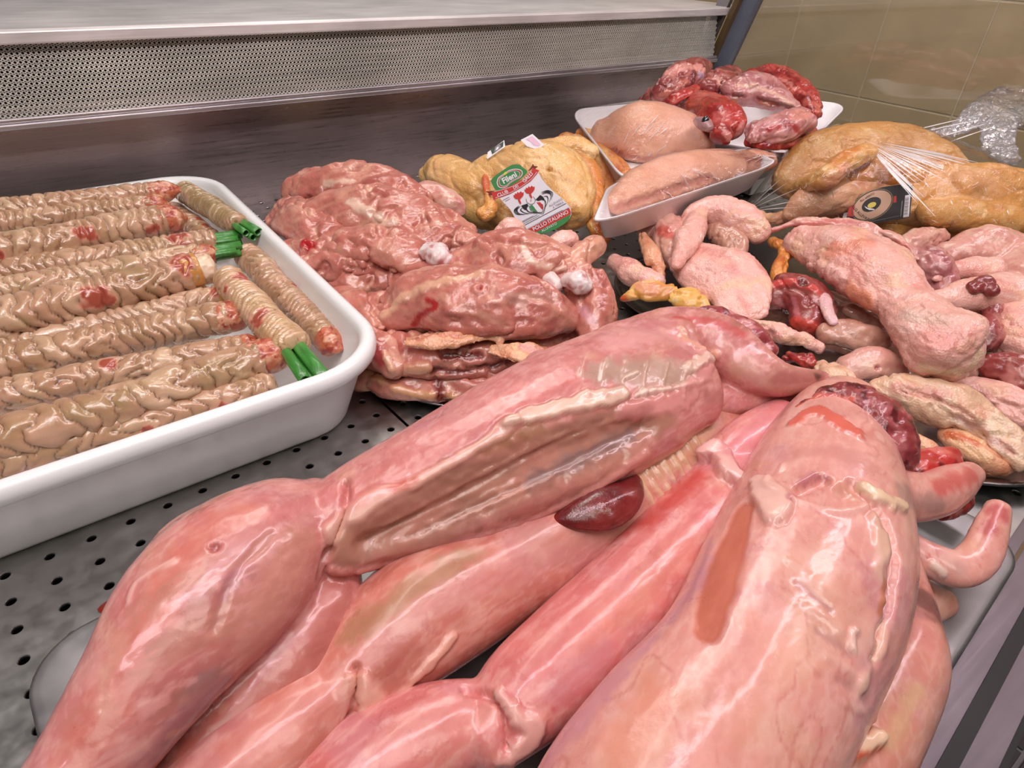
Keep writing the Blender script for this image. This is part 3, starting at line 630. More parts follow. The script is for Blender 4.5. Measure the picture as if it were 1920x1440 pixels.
def rabbit3():
    root = thing('rabbit_carcass', at(1100, 1150, 20), 'smooth backed skinned rabbit carcass in the middle, left of the largest one', 'rabbit', None)
    b = Body([tube([(330, 1840, 24, 44), (440, 1690, 28, 84), (560, 1560, 30, 110), (680, 1460, 34, 116), (790, 1390, 38, 100), (880, 1350, 40, 76), (925, 1340, 40, 52)]),
              tube([(910, 1380, 40, 72), (985, 1302, 42, 95), (1095, 1202, 44, 101), (1215, 1087, 46, 98), (1325, 977, 48, 98), (1408, 885, 48, 86), (1472, 816, 46, 76), (1530, 780, 44, 55)]),
              tube([(1340, 880, 62, 40), (1400, 830, 66, 50), (1470, 790, 64, 48)])], .0016, 10)
    d = at(1300, 960, 46) - at(1000, 1260, 46)
    b.stroke([(872, 1290), (935, 1320), (955, 1400)], 12, None, relief=-5, soft=.9, jag=.1); b.renormal()
    relief(b, d, 41, .8); flesh_paint(b, d, 41, (220, 132, 130), (236, 170, 168), (204, 108, 102))
    b.stroke([(1130, 1010), (1230, 960), (1310, 890)], [30, 48, 40], (200, 74, 68), .75, soft=.9); b.stroke([(980, 1240), (1120, 1110), (1230, 1010)], 50, (212, 112, 110), .5, soft=.9)
    b.stroke([(1100, 1200), (1220, 1090), (1300, 1000)], 45, (226, 150, 132), .6, soft=.9); b.stroke([(1040, 1300), (1140, 1220)], 45, (206, 138, 150), .6, soft=.9); b.stroke([(760, 1370), (900, 1330)], 60, (226, 154, 142), .6, soft=.9)
    b.stroke([(945, 1310), (975, 1350), (1010, 1370), (960, 1420)], [18, 24, 22, 26], (238, 192, 182), .9, 2.4, soft=.5, jag=.7)
    b.stroke([(1325, 858), (1350, 850), (1362, 885), (1392, 912)], [18, 26, 23, 13], (242, 202, 194), 1, 8, soft=.45, jag=.5)
    b.stroke([(1370, 860), (1430, 800), (1480, 770)], 46, (222, 148, 156), .75, soft=.8); b.stroke([(1405, 890)], 16, (176, 84, 80), .7, -1.5, soft=.8)
    for q in ((1310, 1085), (1040, 1330), (1220, 1290)): b.stroke([q], 12, (190, 60, 70), .5, soft=.9)
    b.renormal(); b.done('body', M_rabbit, root)

def rabbit4():
    root = thing('rabbit_carcass', at(1480, 1100, 20), 'largest skinned rabbit carcass at the front, neck stump with dark red meat', 'rabbit', None)
    b = Body([tube([(760, 2050, 26, 60, .7), (900, 1880, 34, 130, .7), (1085, 1710, 46, 200, .62), (1195, 1580, 56, 226, .62), (1290, 1440, 60, 216, .66), (1415, 1268, 64, 190, .7), (1502, 1088, 70, 184, .72), (1542, 940, 74, 152, .75), (1556, 845, 76, 116), (1572, 785, 76, 86), (1590, 752, 76, 60)]),
              tube([(1600, 905, 80, 60), (1680, 928, 72, 54), (1745, 928, 66, 46), (1790, 905, 62, 38), (1822, 886, 60, 24)]),
              tube([(1640, 985, 52, 34), (1700, 1022, 48, 30), (1750, 1052, 46, 36, .7), (1800, 1066, 46, 38, .6), (1838, 1040, 50, 36, .6), (1858, 990, 56, 30, .6), (1872, 952, 60, 22, .7)])], .0016, 10)
    d = at(1540, 900, 70) - at(1300, 1400, 60)
    # edge of the flank flap and the hollows of the shoulder
    b.stroke([(1600, 905), (1650, 960), (1680, 1030), (1670, 1130), (1640, 1240)], 14, None, relief=-4, soft=.9); b.stroke([(1500, 920), (1545, 895)], [18, 20], None, relief=-5, soft=.9, jag=.1); b.stroke([(1590, 925)], 34, None, relief=-4, soft=.9, jag=.1); b.renormal()
    relief(b, d, 51, .9); flesh_paint(b, d, 51, (230, 170, 158), (246, 208, 196), (210, 140, 128))
    b.stroke([(1395, 950), (1350, 1080), (1325, 1180)], [26, 44, 30], (206, 118, 92), .85, -1.2, soft=.35, jag=.25, jsc=60)
    b.stroke([(1330, 1010), (1310, 1080), (1230, 1180), (1110, 1320), (1020, 1430)], [18, 30, 40, 44, 44], (206, 152, 166), .75, soft=.8)
    b.stroke([(1240, 1300), (1160, 1400)], 70, (224, 146, 122), .65, soft=.9); b.stroke([(1420, 1180), (1400, 1300), (1330, 1420)], 70, (226, 156, 140), .5, soft=.9)
    b.stroke([(1480, 1060), (1560, 1100), (1600, 1180)], [70, 70, 60], (236, 186, 168), .6, soft=.9)
    for i in range(7): b.stroke([(1480 + 18 * i, 1050 + 45 * i), (1540 + 18 * i, 1100 + 42 * i)], 12, ((236, 196, 180), (196, 146, 142))[i % 2], .6, (.8, -.8)[i % 2], soft=.8, jag=.8)
    b.stroke([(1635, 960), (1655, 1020), (1650, 1090), (1655, 1180), (1610, 1290)], [22, 24, 20, 18, 14], (232, 204, 178), .75, 1.5, soft=.8, jag=1.0, jsc=80); b.stroke([(1660, 1090), (1650, 1150)], 10, (196, 120, 80), .7)
    b.stroke([(1600, 1220), (1596, 1190), (1606, 1180)], 8, (240, 214, 200), .9, 1.6)
    b.stroke([(1425, 905), (1450, 930), (1452, 965)], [26, 38, 28], (242, 206, 192), .95, 4, soft=.5, jag=.4)
    b.stroke([(1480, 940), (1520, 900), (1545, 890)], [10, 18, 12], (190, 118, 126), .8, soft=.7); b.stroke([(1500, 850), (1580, 850), (1640, 880)], [26, 34, 26], (212, 150, 138), .75, soft=.7)
    b.stroke([(1590, 920)], 36, (218, 164, 142), .8, soft=.7); b.stroke([(1620, 915), (1655, 935), (1690, 950)], [16, 24, 16], (236, 216, 182), .95, 3, soft=.5, jag=.8)
    b.stroke([(1470, 870), (1440, 920), (1560, 960), (1640, 945)], [10, 8, 10, 10], (240, 196, 184), .7, 1.2, soft=.7)
    b.stroke([(1490, 790), (1530, 770), (1570, 790), (1610, 815)], [18, 24, 24, 18], (224, 108, 90), .9, 1.5, soft=.5, jag=.8)
    b.stroke([(1700, 930), (1760, 945)], [40, 36], (176, 142, 134), .7, soft=.8); b.stroke([(1760, 915), (1825, 888)], [24, 28], (206, 96, 92), .85, soft=.8)
    b.stroke([(1720, 1035), (1800, 1065)], [20, 26], (206, 166, 158), .6, soft=.9); b.stroke([(1850, 1000), (1875, 955)], [18, 24], (190, 84, 84), .85, soft=.8); b.stroke([(1725, 1040), (1740, 1042)], 7, (190, 60, 44), .9)
    b.stroke([(1750, 1060), (1770, 1075)], 12, (236, 220, 206), .9, 1.5)
    b.renormal(); b.done('body', M_rabbit, root)
    nk = Body([tube([(1545, 752, 96, 30), (1605, 768, 96, 50), (1648, 806, 92, 58), (1678, 850, 84, 46), (1692, 886, 76, 20)]), tube([(1490, 780, 94, 10), (1530, 760, 97, 20), (1580, 750, 98, 20)])], .0014, 4).lumps(.0030, 60, 14).lumps(.0016, 150, 5)
    nk.base((142, 54, 58)); nk.blotch((190, 112, 114), 45, .0, .25, 4, .8); nk.blotch((90, 20, 24), 90, .1, .15, 8); nk.stroke([(1490, 775), (1540, 755), (1580, 760)], 24, (214, 100, 84), .9, jag=.8); nk.stroke([(1575, 765)], 18, (226, 128, 104), .9, 2); nk.stroke([(1572, 762)], 8, (140, 40, 40), .9, -3); nk.done('neck', M_red, root)
    st = Body([tube([(1690, 895, 62, 22), (1730, 880, 62, 34), (1770, 862, 62, 30), (1790, 850, 62, 16)]), tube([(1760, 960, 44, 20), (1800, 942, 44, 22), (1815, 930, 44, 14)])], .0014, 4).lumps(.003, 80, 6)
    st.base((184, 52, 48)); st.blotch((222, 140, 130), 60, .05, .25, 4, .7); st.blotch((120, 24, 26), 90, .1, .2, 8); st.done('bloody_stump', M_red, root)

def rabbit5():
    root = thing('rabbit_carcass', at(1690, 1230, 20), 'skinned rabbit carcass squeezed against the right edge of the steel tray', 'rabbit', None)
    b = Body([tube([(1650, 960, 36, 40), (1670, 1060, 40, 52), (1685, 1160, 44, 70), (1685, 1240, 46, 82), (1640, 1340, 44, 92), (1560, 1450, 40, 110), (1480, 1540, 38, 110)]),
              tube([(1670, 1090, 18, 44), (1730, 1125, 16, 46), (1775, 1130, 16, 28)])], .0016, 10)
    d = at(1690, 1100, 44) - at(1600, 1400, 40); relief(b, d, 61); flesh_paint(b, d, 61, (222, 158, 140), (236, 188, 170), (204, 128, 112))
    b.stroke([(1700, 1100), (1740, 1200)], 46, (224, 150, 144), .7, soft=.9); b.stroke([(1640, 1300), (1580, 1400)], 40, (206, 166, 126), .6, soft=.9); b.stroke([(1740, 1130)], 60, (112, 60, 62), .8, soft=.7)
    b.stroke([(1690, 1020), (1705, 1070), (1700, 1120)], 12, (226, 190, 176), .8, 2.5, jag=.8)
    b.stroke([(1540, 1440), (1590, 1410), (1650, 1385)], [22, 26, 16], (238, 212, 180), 1, 5, soft=.4, jag=.6); b.stroke([(1600, 1425), (1650, 1398)], 10, (204, 96, 66), .9)
    b.stroke([(1720, 1290), (1660, 1400)], 26, (222, 196, 150), .6, soft=.9)
    b.renormal(); b.done('body', M_rabbit, root)
rabbit1(); rabbit2(); rabbit3(); rabbit4(); rabbit5()
# ================================================================== PLATES, THIGH HEAPS, POULTRY PIECES
def disc(name, cx, cy, r, label, mat, h=.012, group=None):
    pr_ = [(r * .80, .002), (r * .86, .0012), (r, h - .002), (r + .004, h), (r + .006, h + .0012), (r + .004, h + .002), (r - .002, h + .001), (r * .87, .0035), (r * .8, .0042)]
    n = 72; a = np.linspace(0, 2 * np.pi, n, endpoint=False)
    rings = [np.column_stack([cx + q * np.cos(a), cy + q * np.sin(a), np.full(n, z)]) for q, z in pr_]
    V, Fc = sweep(rings, a, False, True); o = obj(name, V, Fc, mat, None, True); return tag(o, label, 'plate', group)
M_plate = steel('plate_steel', (150, 146, 146), .22, (20, 20, 20), .3)
M_bone = plain('bone_white', (232, 214, 210), .25, 0, .1, 60, .1, 200, .5)
disc('round_plate', .300, .462, .126, 'round steel plate under the front chicken thigh heap, its bright rim showing at the front', M_plate)
disc('round_plate', .345, .690, .130, 'round steel plate under the rear chicken thigh heap, beside the white tray', M_plate)
pf = [(-.05, .0012), (-.022, .0012), (-.004, .012), (0, .0135), (.002, .0148), (0, .0158), (-.006, .014), (-.024, .004), (-.05, .0035)]
V, Fc = pan(pf, .466, 1.02, .030, .50, .11, 14); tag(obj('oval_platter', V, Fc, M_plate, None, True), 'large dark steel platter with rounded corners under the mixed poultry pieces', 'platter')

PAL = dict(
    thigh=((204, 128, 116), (222, 160, 144), (180, 100, 92), (232, 182, 160)), skin=((232, 182, 168), (242, 206, 194), (216, 146, 134), (234, 194, 160)),
    pale=((226, 170, 160), (238, 196, 186), (204, 130, 122), (240, 210, 190)), flap=((226, 172, 134), (238, 200, 168), (206, 136, 100), (236, 200, 150)),
    yellow=((226, 184, 116), (238, 206, 152), (206, 154, 84), (238, 210, 156)), corn=((218, 166, 92), (232, 190, 130), (196, 136, 64), (236, 204, 146)), orange=((214, 140, 66), (232, 176, 96), (180, 92, 44), (238, 200, 110)),
    red=((150, 66, 64), (192, 114, 108), (108, 38, 40), (214, 160, 150)), blood=((176, 48, 44), (206, 96, 84), (120, 24, 26), (220, 130, 110)),
    cream=((230, 196, 162), (240, 214, 188), (214, 160, 130), (240, 220, 190)), glassy=((204, 156, 138), (222, 180, 164), (178, 116, 104), (230, 196, 180)),
    fatty=((228, 178, 92), (240, 204, 130), (206, 132, 66), (240, 214, 160)), mauve=((198, 132, 134), (220, 166, 168), (160, 92, 100), (232, 196, 196)))
MATS = dict(thigh='raw_meat', pale='raw_meat', glassy='raw_meat', mauve='raw_meat', red='dark_red_meat', blood='dark_red_meat', fatty='fat')
def soft(tubes, pal, seed, vox=.002, lump=1, wr=1, strokes=(), smooth=5, d=None, pebble=0):
    b = Body([tube(t) for t in tubes], vox, smooth)
    if pal == 'thigh': lump *= 1.25
    if d is None: d = path3([tubes[0][-1]])[0][0] - path3([tubes[0][0]])[0][0]
    rs = np.random.RandomState(seed); d = nrm(d) + rs.randn(3) * .25
    b.push(.004 * lump * fbm(b.V * 32, seed, 2)); b.push(.0020 * lump * fbm(b.fib(d, 50, .25), seed + 1, 3))
    if pal == 'thigh' and wr:
        P_f = b.fib(d, 20, .45) + .5 * fbm(b.V * 40, seed, 2)[:, None]; b.wrinkle(.0048 * wr, P_f, seed + 2); b.push(.0006 * fbm(b.fib(d, 120, .12), seed + 3, 2))
    elif wr: b.wrinkle(.0030 * wr, b.fib(d, 34, .35) + .35 * fbm(b.V * 60, seed, 2)[:, None], seed + 2); b.wrinkle(.0009 * wr, b.fib(d, 80, .2), seed + 3)
    b.push(.0005 * lump * fbm(b.V * 260, seed + 4, 2))
    if pebble: b.push(.0011 * pebble * np.abs(noise(b.V * 190, seed + 5)))
    c = PAL[pal]; b.base(c[0])
    b.blotch(c[1], 1, .0, .35, seed + 5, .8, P=b.fib(d, 42, .4)); b.blotch(c[2], 1, .02, .35, seed + 6, .8, P=b.fib(d, 40, .35)); b.blotch(c[2], 110, .2, .25, seed + 12, .3)
    if pal == 'thigh':
        b.mix((224, 164, 148), .5 * sst(.1, .5, fbm(b.fib(d, 150, .1), seed + 13, 2))); b.mix((238, 196, 172), .75 * sst(.62, .95, 1 - np.abs(noise(b.fib(d, 20, .45) + .5 * fbm(b.V * 40, seed, 2)[:, None], seed + 2)) * 4) * (noise(b.V * 26, seed + 14) > -.1))
    if pal in ('thigh', 'red', 'blood', 'mauve', 'pale'):
        b.veins(c[3], 1, .07, seed + 7, .45, P=b.fib(d, 22, .4)); b.blotch(c[3], 26, .22, .2, seed + 8, .6); b.veins(c[2], 1, .05, seed + 9, .3, P=b.fib(d, 90, .15))
    else: b.blotch(c[3], 40, .12, .25, seed + 8, .7); b.veins(c[2], 50, .03, seed + 9, .4)
    for st in strokes: b.stroke(*st[:-1], **st[-1])
    if strokes: b.renormal()
    return b
def piece(name, tubes, pal, seed, label, cat, group=None, sub=(), **k):
    b = soft(tubes, pal, seed, **k)
    mat = bpy.data.materials[MATS.get(pal, 'poultry_skin')]
    if not sub: return tag(b.done(name, mat), label, cat, group)
    root = thing(name, b.V.mean(0), label, cat, group); b.done('flesh', mat, root)
    for nm, tb, pl2, sd in sub:
        if pl2 == 'bone':
            q = Body([tube(t) for t in tb], .0014, 3).lumps(.003, 70, sd).lumps(.001, 200, sd); q.base((228, 206, 204)); q.blotch((190, 120, 120), 90, .12, .15, sd, .8); q.blotch((244, 236, 238), 60, .05, .2, sd + 1, .8); q.done(nm, M_fat, root)
        else: soft(tb, pl2, sd, .0018, .6, .5).done(nm, bpy.data.materials[MATS.get(pl2, 'poultry_skin')], root)
    return root
G1 = 'chicken thighs in the rear heap'; G2 = 'chicken thighs in the front heap'; G3 = 'mixed poultry pieces on the platter'
T = 'chicken_thigh'
W_ = (240, 214, 196)
piece(T, [[(552, 355, 84, 36, .6), (620, 345, 96, 46, .6), (700, 350, 98, 50, .6), (780, 385, 90, 40, .6)]], 'thigh', 101, 'raw chicken thigh crowning the rear heap near the steel back wall', 'chicken thigh', G1, strokes=[([(610, 345), (660, 338)], 9, W_, dict(alpha=.8))])
piece(T, [[(590, 410, 80, 45, .6), (680, 400, 92, 62, .6), (770, 415, 90, 60, .6), (830, 450, 80, 34, .6)]], 'thigh', 102, 'raw chicken thigh in the middle of the rear heap with a broad white fat streak', 'chicken thigh', G1, strokes=[([(655, 378), (690, 395), (712, 405)], 14, W_, dict(alpha=.9, relief=1)), ([(705, 415), (740, 420)], 12, W_, dict(alpha=.8, relief=1))])
piece(T, [[(512, 410, 66, 26, .6), (550, 405, 76, 50, .6), (610, 440, 76, 52, .6)]], 'thigh', 103, 'raw chicken thigh at the left flank of the rear heap, close to the tray rim', 'chicken thigh', G1)
piece(T, [[(535, 480, 54, 38, .7), (600, 490, 62, 56, .7), (690, 480, 72, 50, .7)]], 'thigh', 104, 'raw chicken thigh with a blood red spot, lower left of the rear heap', 'chicken thigh', G1, strokes=[([(572, 455), (585, 462)], 16, (186, 34, 40), dict(alpha=1, relief=2))])
piece(T, [[(590, 530, 40, 40, .7), (670, 530, 48, 50, .7), (740, 520, 54, 40, .7)]], 'thigh', 105, 'smooth raw chicken thigh at the foot of the rear heap behind the tray corner', 'chicken thigh', G1)
piece(T, [[(650, 460, 82, 40, .6), (720, 460, 86, 48, .6), (790, 490, 74, 40, .6)]], 'thigh', 106, 'raw chicken thigh with pale sinews just left of the white bone knuckle', 'chicken thigh', G1)
piece('chicken_drumstick', [[(770, 375, 88, 26), (815, 372, 88, 32), (850, 388, 84, 26), (865, 398, 80, 14)]], 'pale', 107, 'pinkish drumstick end poking from the rear heap towards the yellow chicken', 'drumstick', None, wr=.3)
piece(T, [[(775, 470, 70, 38), (830, 445, 78, 44), (890, 465, 70, 30)]], 'thigh', 108, 'raw chicken thigh with exposed white knuckle bones between the two heaps', 'chicken thigh', G1,
      sub=[('knuckle_bone', [[(802, 470, 88, 18), (822, 478, 90, 24), (838, 488, 86, 16)]], 'bone', 3), ('knuckle_bone', [[(800, 512, 76, 14), (822, 514, 76, 18)]], 'bone', 4)])
# front heap
piece(T, [[(680, 700, 18, 34, .7), (760, 722, 20, 36, .6), (860, 718, 22, 40, .6), (960, 700, 24, 44, .6), (1040, 668, 24, 40, .6)]], 'thigh', 121, 'skin side down chicken thigh at the bottom of the front heap on the plate rim', 'chicken thigh', G2, strokes=[([(690, 700), (760, 735), (850, 740)], 12, (222, 170, 130), dict(relief=2)), ([(900, 690), (980, 700), (1040, 680)], 18, (214, 160, 110), dict(alpha=.8)), ([(820, 715), (825, 745)], 16, (120, 40, 34), dict(alpha=.9, relief=2))])
piece(T, [[(688, 650, 36, 36, .6), (760, 660, 42, 52, .6), (860, 665, 42, 54, .6), (960, 655, 42, 50, .6), (1050, 640, 38, 40, .6)]], 'thigh', 122, 'chicken thigh with folded orange skin edges, second layer of the front heap', 'chicken thigh', G2, strokes=[([(680, 640), (730, 690), (800, 690)], 14, (222, 168, 138), dict(relief=3)), ([(780, 640), (860, 625), (900, 622)], 12, (230, 180, 150), dict(relief=4)), ([(690, 625), (720, 650)], 18, (150, 50, 50), dict(alpha=.8)), ([(700, 680), (850, 695), (960, 680)], 9, (96, 36, 34), dict(alpha=.8, relief=-3)), ([(930, 640), (1000, 650)], 22, (216, 166, 116), dict(alpha=.8)), ([(740, 650), (850, 645)], 20, (160, 70, 62), dict(alpha=.6)), ([(830, 668), (900, 665)], 12, (120, 44, 40), dict(relief=-3))])
piece(T, [[(640, 565, 48, 36), (680, 590, 52, 46), (712, 625, 46, 40)]], 'thigh', 123, 'raw chicken thigh on the left side of the front heap, touching the tray corner', 'chicken thigh', G2)
piece(T, [[(1000, 600, 50, 40), (1060, 610, 46, 44), (1090, 590, 46, 36)]], 'thigh', 124, 'chicken thigh with yellowish skin folded under the right side of the front heap', 'chicken thigh', G2)
piece(T, [[(735, 590, 60, 44, .65), (800, 562, 74, 70, .65), (900, 565, 82, 76, .6), (1000, 575, 78, 66, .65), (1062, 590, 66, 36, .65)]], 'thigh', 125, 'large raw chicken thigh with cut round bones facing forward, front of the heap', 'chicken thigh', G2,
      strokes=[([(720, 590), (760, 555), (850, 525), (900, 515)], 14, (236, 190, 162), dict(alpha=.9, relief=2)), ([(800, 560), (815, 575), (790, 590), (775, 610)], 8, (178, 40, 40), dict(alpha=.95)), ([(850, 560), (870, 545)], 12, (226, 150, 140), dict(alpha=.9)), ([(800, 610), (900, 625), (1000, 620)], 16, (216, 130, 118), dict(alpha=.7, relief=2)), ([(900, 540)], 16, (230, 160, 150), dict(relief=2)), ([(900, 540)], 9, (170, 60, 56), dict(relief=-2)), ([(960, 560), (1040, 560)], 20, (214, 168, 158), dict(alpha=.7))],
      sub=[('knuckle_bone', [[(1030, 522, 90, 14), (1042, 535, 88, 16)]], 'bone', 7)])
piece(T, [[(850, 510, 72, 40, .6), (920, 492, 88, 62, .6), (1000, 495, 90, 66, .6), (1075, 510, 84, 44, .6)]], 'thigh', 126, 'raw chicken thigh topping the front heap below the printed chicken label', 'chicken thigh', G2, strokes=[([(980, 460), (1000, 490), (1060, 505)], 10, W_, dict(alpha=.8, relief=1)), ([(850, 515), (920, 530)], 12, (238, 196, 170), dict(alpha=.8))],
      sub=[('skin_lump', [[(930, 448, 96, 16), (955, 430, 104, 24), (970, 425, 100, 18)]], 'skin', 9)])
piece('chicken_drumstick', [[(1025, 470, 90, 18), (1052, 452, 98, 22), (1072, 446, 98, 16)]], 'skin', 127, 'stubby skin covered drumstick end just below the label of the yellow chicken', 'drumstick', None, wr=.4)
piece(T, [[(1065, 505, 84, 30), (1098, 540, 76, 48), (1112, 595, 62, 46), (1108, 635, 52, 26)], [(1068, 500, 90, 22), (1105, 468, 94, 26), (1128, 456, 92, 18)]], 'thigh', 128, 'raw chicken leg with a skin coloured knuckle, right end of the front heap', 'chicken thigh', G2,
      strokes=[([(1080, 480), (1110, 462), (1130, 455)], 26, (230, 176, 152), dict(alpha=.9)), ([(1095, 580), (1110, 600)], 14, (222, 170, 190), dict(alpha=.7))], sub=[('knuckle_bone', [[(1062, 528, 92, 16), (1085, 528, 94, 24), (1102, 535, 90, 16)]], 'bone', 8)])
piece('skin_flap', [[(922, 655, 58, 14, .4), (965, 660, 60, 26, .4), (1010, 668, 54, 26, .45), (1034, 660, 50, 14, .4)]], 'flap', 129, 'orange skin flap curling out of the front of the thigh heap', 'poultry skin', None, strokes=[([(985, 648), (1015, 660)], 16, (220, 160, 150), dict(alpha=.9, relief=-2))])
piece(T, [[(740, 520, 62, 26, .55), (800, 520, 72, 38, .55), (850, 540, 72, 30, .55)]], 'thigh', 131, 'thin raw thigh slice wedged between the two heaps under the white bone', 'chicken thigh', G2)
piece(T, [[(680, 620, 56, 26, .6), (715, 655, 50, 36, .6), (740, 690, 40, 30, .6)]], 'thigh', 132, 'dark red edged thigh flap at the left end of the front heap', 'chicken thigh', G2, strokes=[([(700, 640), (712, 675)], 16, (176, 50, 56), dict(alpha=.8)), ([(722, 660), (735, 690)], 8, (230, 180, 150), dict(relief=2))])
piece('skin_flap', [[(760, 640, 62, 12, .4), (830, 640, 64, 20, .35), (900, 626, 66, 18, .4), (932, 628, 64, 18, .5), (938, 645, 60, 10, .5)]], 'flap', 133, 'cream edged skin flap curling over the middle of the front heap', 'poultry skin', None, strokes=[([(780, 632), (860, 630)], 10, (206, 130, 106), dict(alpha=.8))])
piece(T, [[(880, 430, 76, 22, .5), (845, 420, 82, 30, .5), (800, 400, 84, 26, .5)]], 'thigh', 134, 'thin thigh slice on the right slope of the rear heap below the drumstick end', 'chicken thigh', G1)
piece(T, [[(700, 570, 52, 22, .6), (740, 560, 58, 34, .6), (770, 545, 58, 24, .6)]], 'thigh', 135, 'small glossy thigh lump between the heaps left of the big round bones', 'chicken thigh', G2, strokes=[([(720, 555), (735, 570)], 14, (196, 90, 90), dict(alpha=.8, relief=-2)), ([(710, 550), (750, 560)], 7, (234, 190, 170), {})])
# mixed poultry on the platter
P_ = 'poultry piece'
SK = 'skin'
piece('skin_flap', [[(1280, 470, 60, 34, .35), (1330, 505, 60, 62, .33), (1380, 530, 56, 62, .33), (1396, 585, 44, 46, .35)]], SK, 141, 'broad pale chicken skin flap with pimpled edge, left part of the platter', 'poultry skin', None, pebble=1, wr=.4)
piece('chicken_wing', [[(1290, 430, 72, 20), (1308, 400, 82, 25), (1350, 396, 86, 29), (1392, 412, 82, 33), (1424, 440, 72, 24)], [(1312, 402, 84, 19), (1290, 450, 76, 23), (1268, 500, 66, 8)]], SK, 142, 'folded chicken wing with its tip hanging down, in front of the film wrapped breasts', 'chicken wing', None, pebble=.8, wr=.4)
piece('breast_trimming', [[(1338, 428, 68, 20), (1372, 455, 64, 28), (1384, 482, 58, 16)]], 'glassy', 143, 'glassy pink breast trimming tucked under the folded chicken wing', P_)
piece('neck_piece', [[(1215, 430, 56, 28), (1255, 432, 62, 38), (1268, 478, 56, 34)]], 'pale', 144, 'pink neck piece left of the folded wing, behind an orange skin strip', P_, None, strokes=[([(1235, 430), (1260, 440)], 16, (206, 96, 84), dict(alpha=.8))])
piece('wing_tip', [[(1206, 440, 62, 10), (1222, 480, 62, 18), (1242, 520, 52, 11)]], 'flap', 145, 'narrow orange tinged wing tip lying on the left of the platter', 'chicken wing')
piece('chicken_drumette', [[(1150, 492, 46, 17), (1182, 506, 48, 26), (1228, 532, 46, 24)]], SK, 146, 'small skin covered drumette at the left rim of the platter', 'drumstick', None, wr=.4)
piece('fat_piece', [[(1166, 560, 34, 8), (1210, 545, 44, 24, .6), (1258, 548, 44, 20, .6)]], 'fatty', 147, 'yellow fat strip with a reddish tip at the left rim of the platter', 'fat', None, strokes=[([(1166, 560)], 14, (200, 80, 50), dict(alpha=.8)), ([(1200, 530), (1225, 540)], 18, (226, 150, 120), dict(alpha=.8))])
piece('fat_piece', [[(1262, 556, 44, 18, .6), (1298, 566, 42, 28, .6), (1326, 582, 38, 14, .6)]], 'fatty', 148, 'yellow fat lump between the platter rim and the skin flap', 'fat')
piece('giblet_piece', [[(1450, 452, 58, 12), (1472, 470, 60, 14), (1462, 505, 52, 15), (1462, 528, 46, 18)], [(1470, 470, 58, 9), (1495, 458, 60, 9)]], 'orange', 149, 'orange and yellow giblet bits right of the folded wing', 'giblets')
piece('carcass_piece', [[(1440, 560, 40, 28), (1480, 548, 48, 40), (1522, 572, 46, 42), (1512, 612, 36, 34)]], 'red', 150, 'dark red carcass piece with a hollow neck opening in the middle of the platter', P_, None, strokes=[([(1440, 535), (1490, 530), (1530, 545)], 12, (200, 80, 72), dict(relief=3)), ([(1505, 528)], 15, (100, 40, 40), dict(relief=-5)), ([(1460, 565), (1470, 600)], 8, (196, 130, 136), {}), ([(1485, 560), (1495, 600)], 8, (190, 110, 116), {}), ([(1480, 605), (1520, 610)], 20, (206, 70, 54), dict(alpha=.8))])
piece('poultry_carcass', [[(1500, 450, 72, 36, .6), (1575, 468, 84, 60, .6), (1640, 512, 84, 70, .6), (1692, 562, 80, 54, .65), (1735, 610, 78, 62, .7), (1778, 648, 74, 80, .7), (1795, 668, 68, 56, .7)]], SK, 151, 'biggest pale chicken back with skin, sprawling over the middle of the platter', P_, None, pebble=.9, wr=.5,
      strokes=[([(1560, 470), (1620, 455)], 26, (222, 140, 116), dict(alpha=.7)), ([(1600, 545), (1625, 565)], 22, (226, 150, 120), dict(relief=3)), ([(1700, 585), (1780, 600)], 26, (206, 180, 162), dict(alpha=.6, soft=.9)), ([(1520, 500), (1570, 520)], 18, (236, 186, 176), dict(relief=4)), ([(1740, 640), (1800, 640)], 40, (222, 150, 140), dict(alpha=.5, soft=.9)), ([(1730, 690), (1800, 700), (1840, 660)], 14, (232, 206, 170), dict(alpha=.8))])
piece('skin_strip', [[(1418, 440, 66, 7), (1500, 418, 84, 11), (1580, 418, 92, 13), (1660, 440, 92, 14), (1722, 485, 84, 9)]], 'pale', 152, 'long reddish skin strip along the top edge of the biggest chicken back', 'poultry skin', None, strokes=[([(1440, 435), (1580, 415), (1700, 465)], 8, (206, 110, 104), dict(alpha=.7))])
piece('meat_piece', [[(1690, 478, 74, 26), (1745, 502, 74, 40), (1772, 530, 68, 24), (1748, 545, 60, 10)]], 'mauve', 153, 'mauve pink leg meat pointing down, right of the biggest chicken back', P_)
piece('meat_piece', [[(1690, 466, 72, 16), (1728, 448, 76, 25), (1765, 442, 74, 18)]], 'pale', 154, 'small pink fillet at the back of the platter below the yellow drumsticks', P_)
piece('chicken_thigh', [[(1778, 480, 66, 32), (1840, 468, 74, 48), (1895, 478, 72, 46), (1935, 530, 66, 52)]], 'pale', 155, 'shiny pink skinless chicken thigh at the right edge of the photo, back of the platter', 'chicken thigh', None, wr=.3)
piece('chicken_wing', [[(1714, 562, 68, 9), (1768, 562, 70, 24), (1830, 552, 72, 36), (1900, 560, 66, 52), (1940, 590, 60, 52)], [(1754, 524, 72, 7), (1798, 508, 74, 20), (1860, 512, 72, 34)]], SK, 156, 'chicken wing with two pointed tips reaching left over the biggest back', 'chicken wing', None, pebble=.5, wr=.6, strokes=[([(1716, 562), (1730, 562)], 12, (206, 110, 84), dict(alpha=.8))])
piece('chicken_heart', [[(1842, 545, 74, 14), (1866, 590, 62, 22), (1858, 630, 52, 28), (1850, 650, 46, 18)]], 'red', 157, 'dark red chicken heart hanging beside the right wing', 'giblets', None, wr=.5)
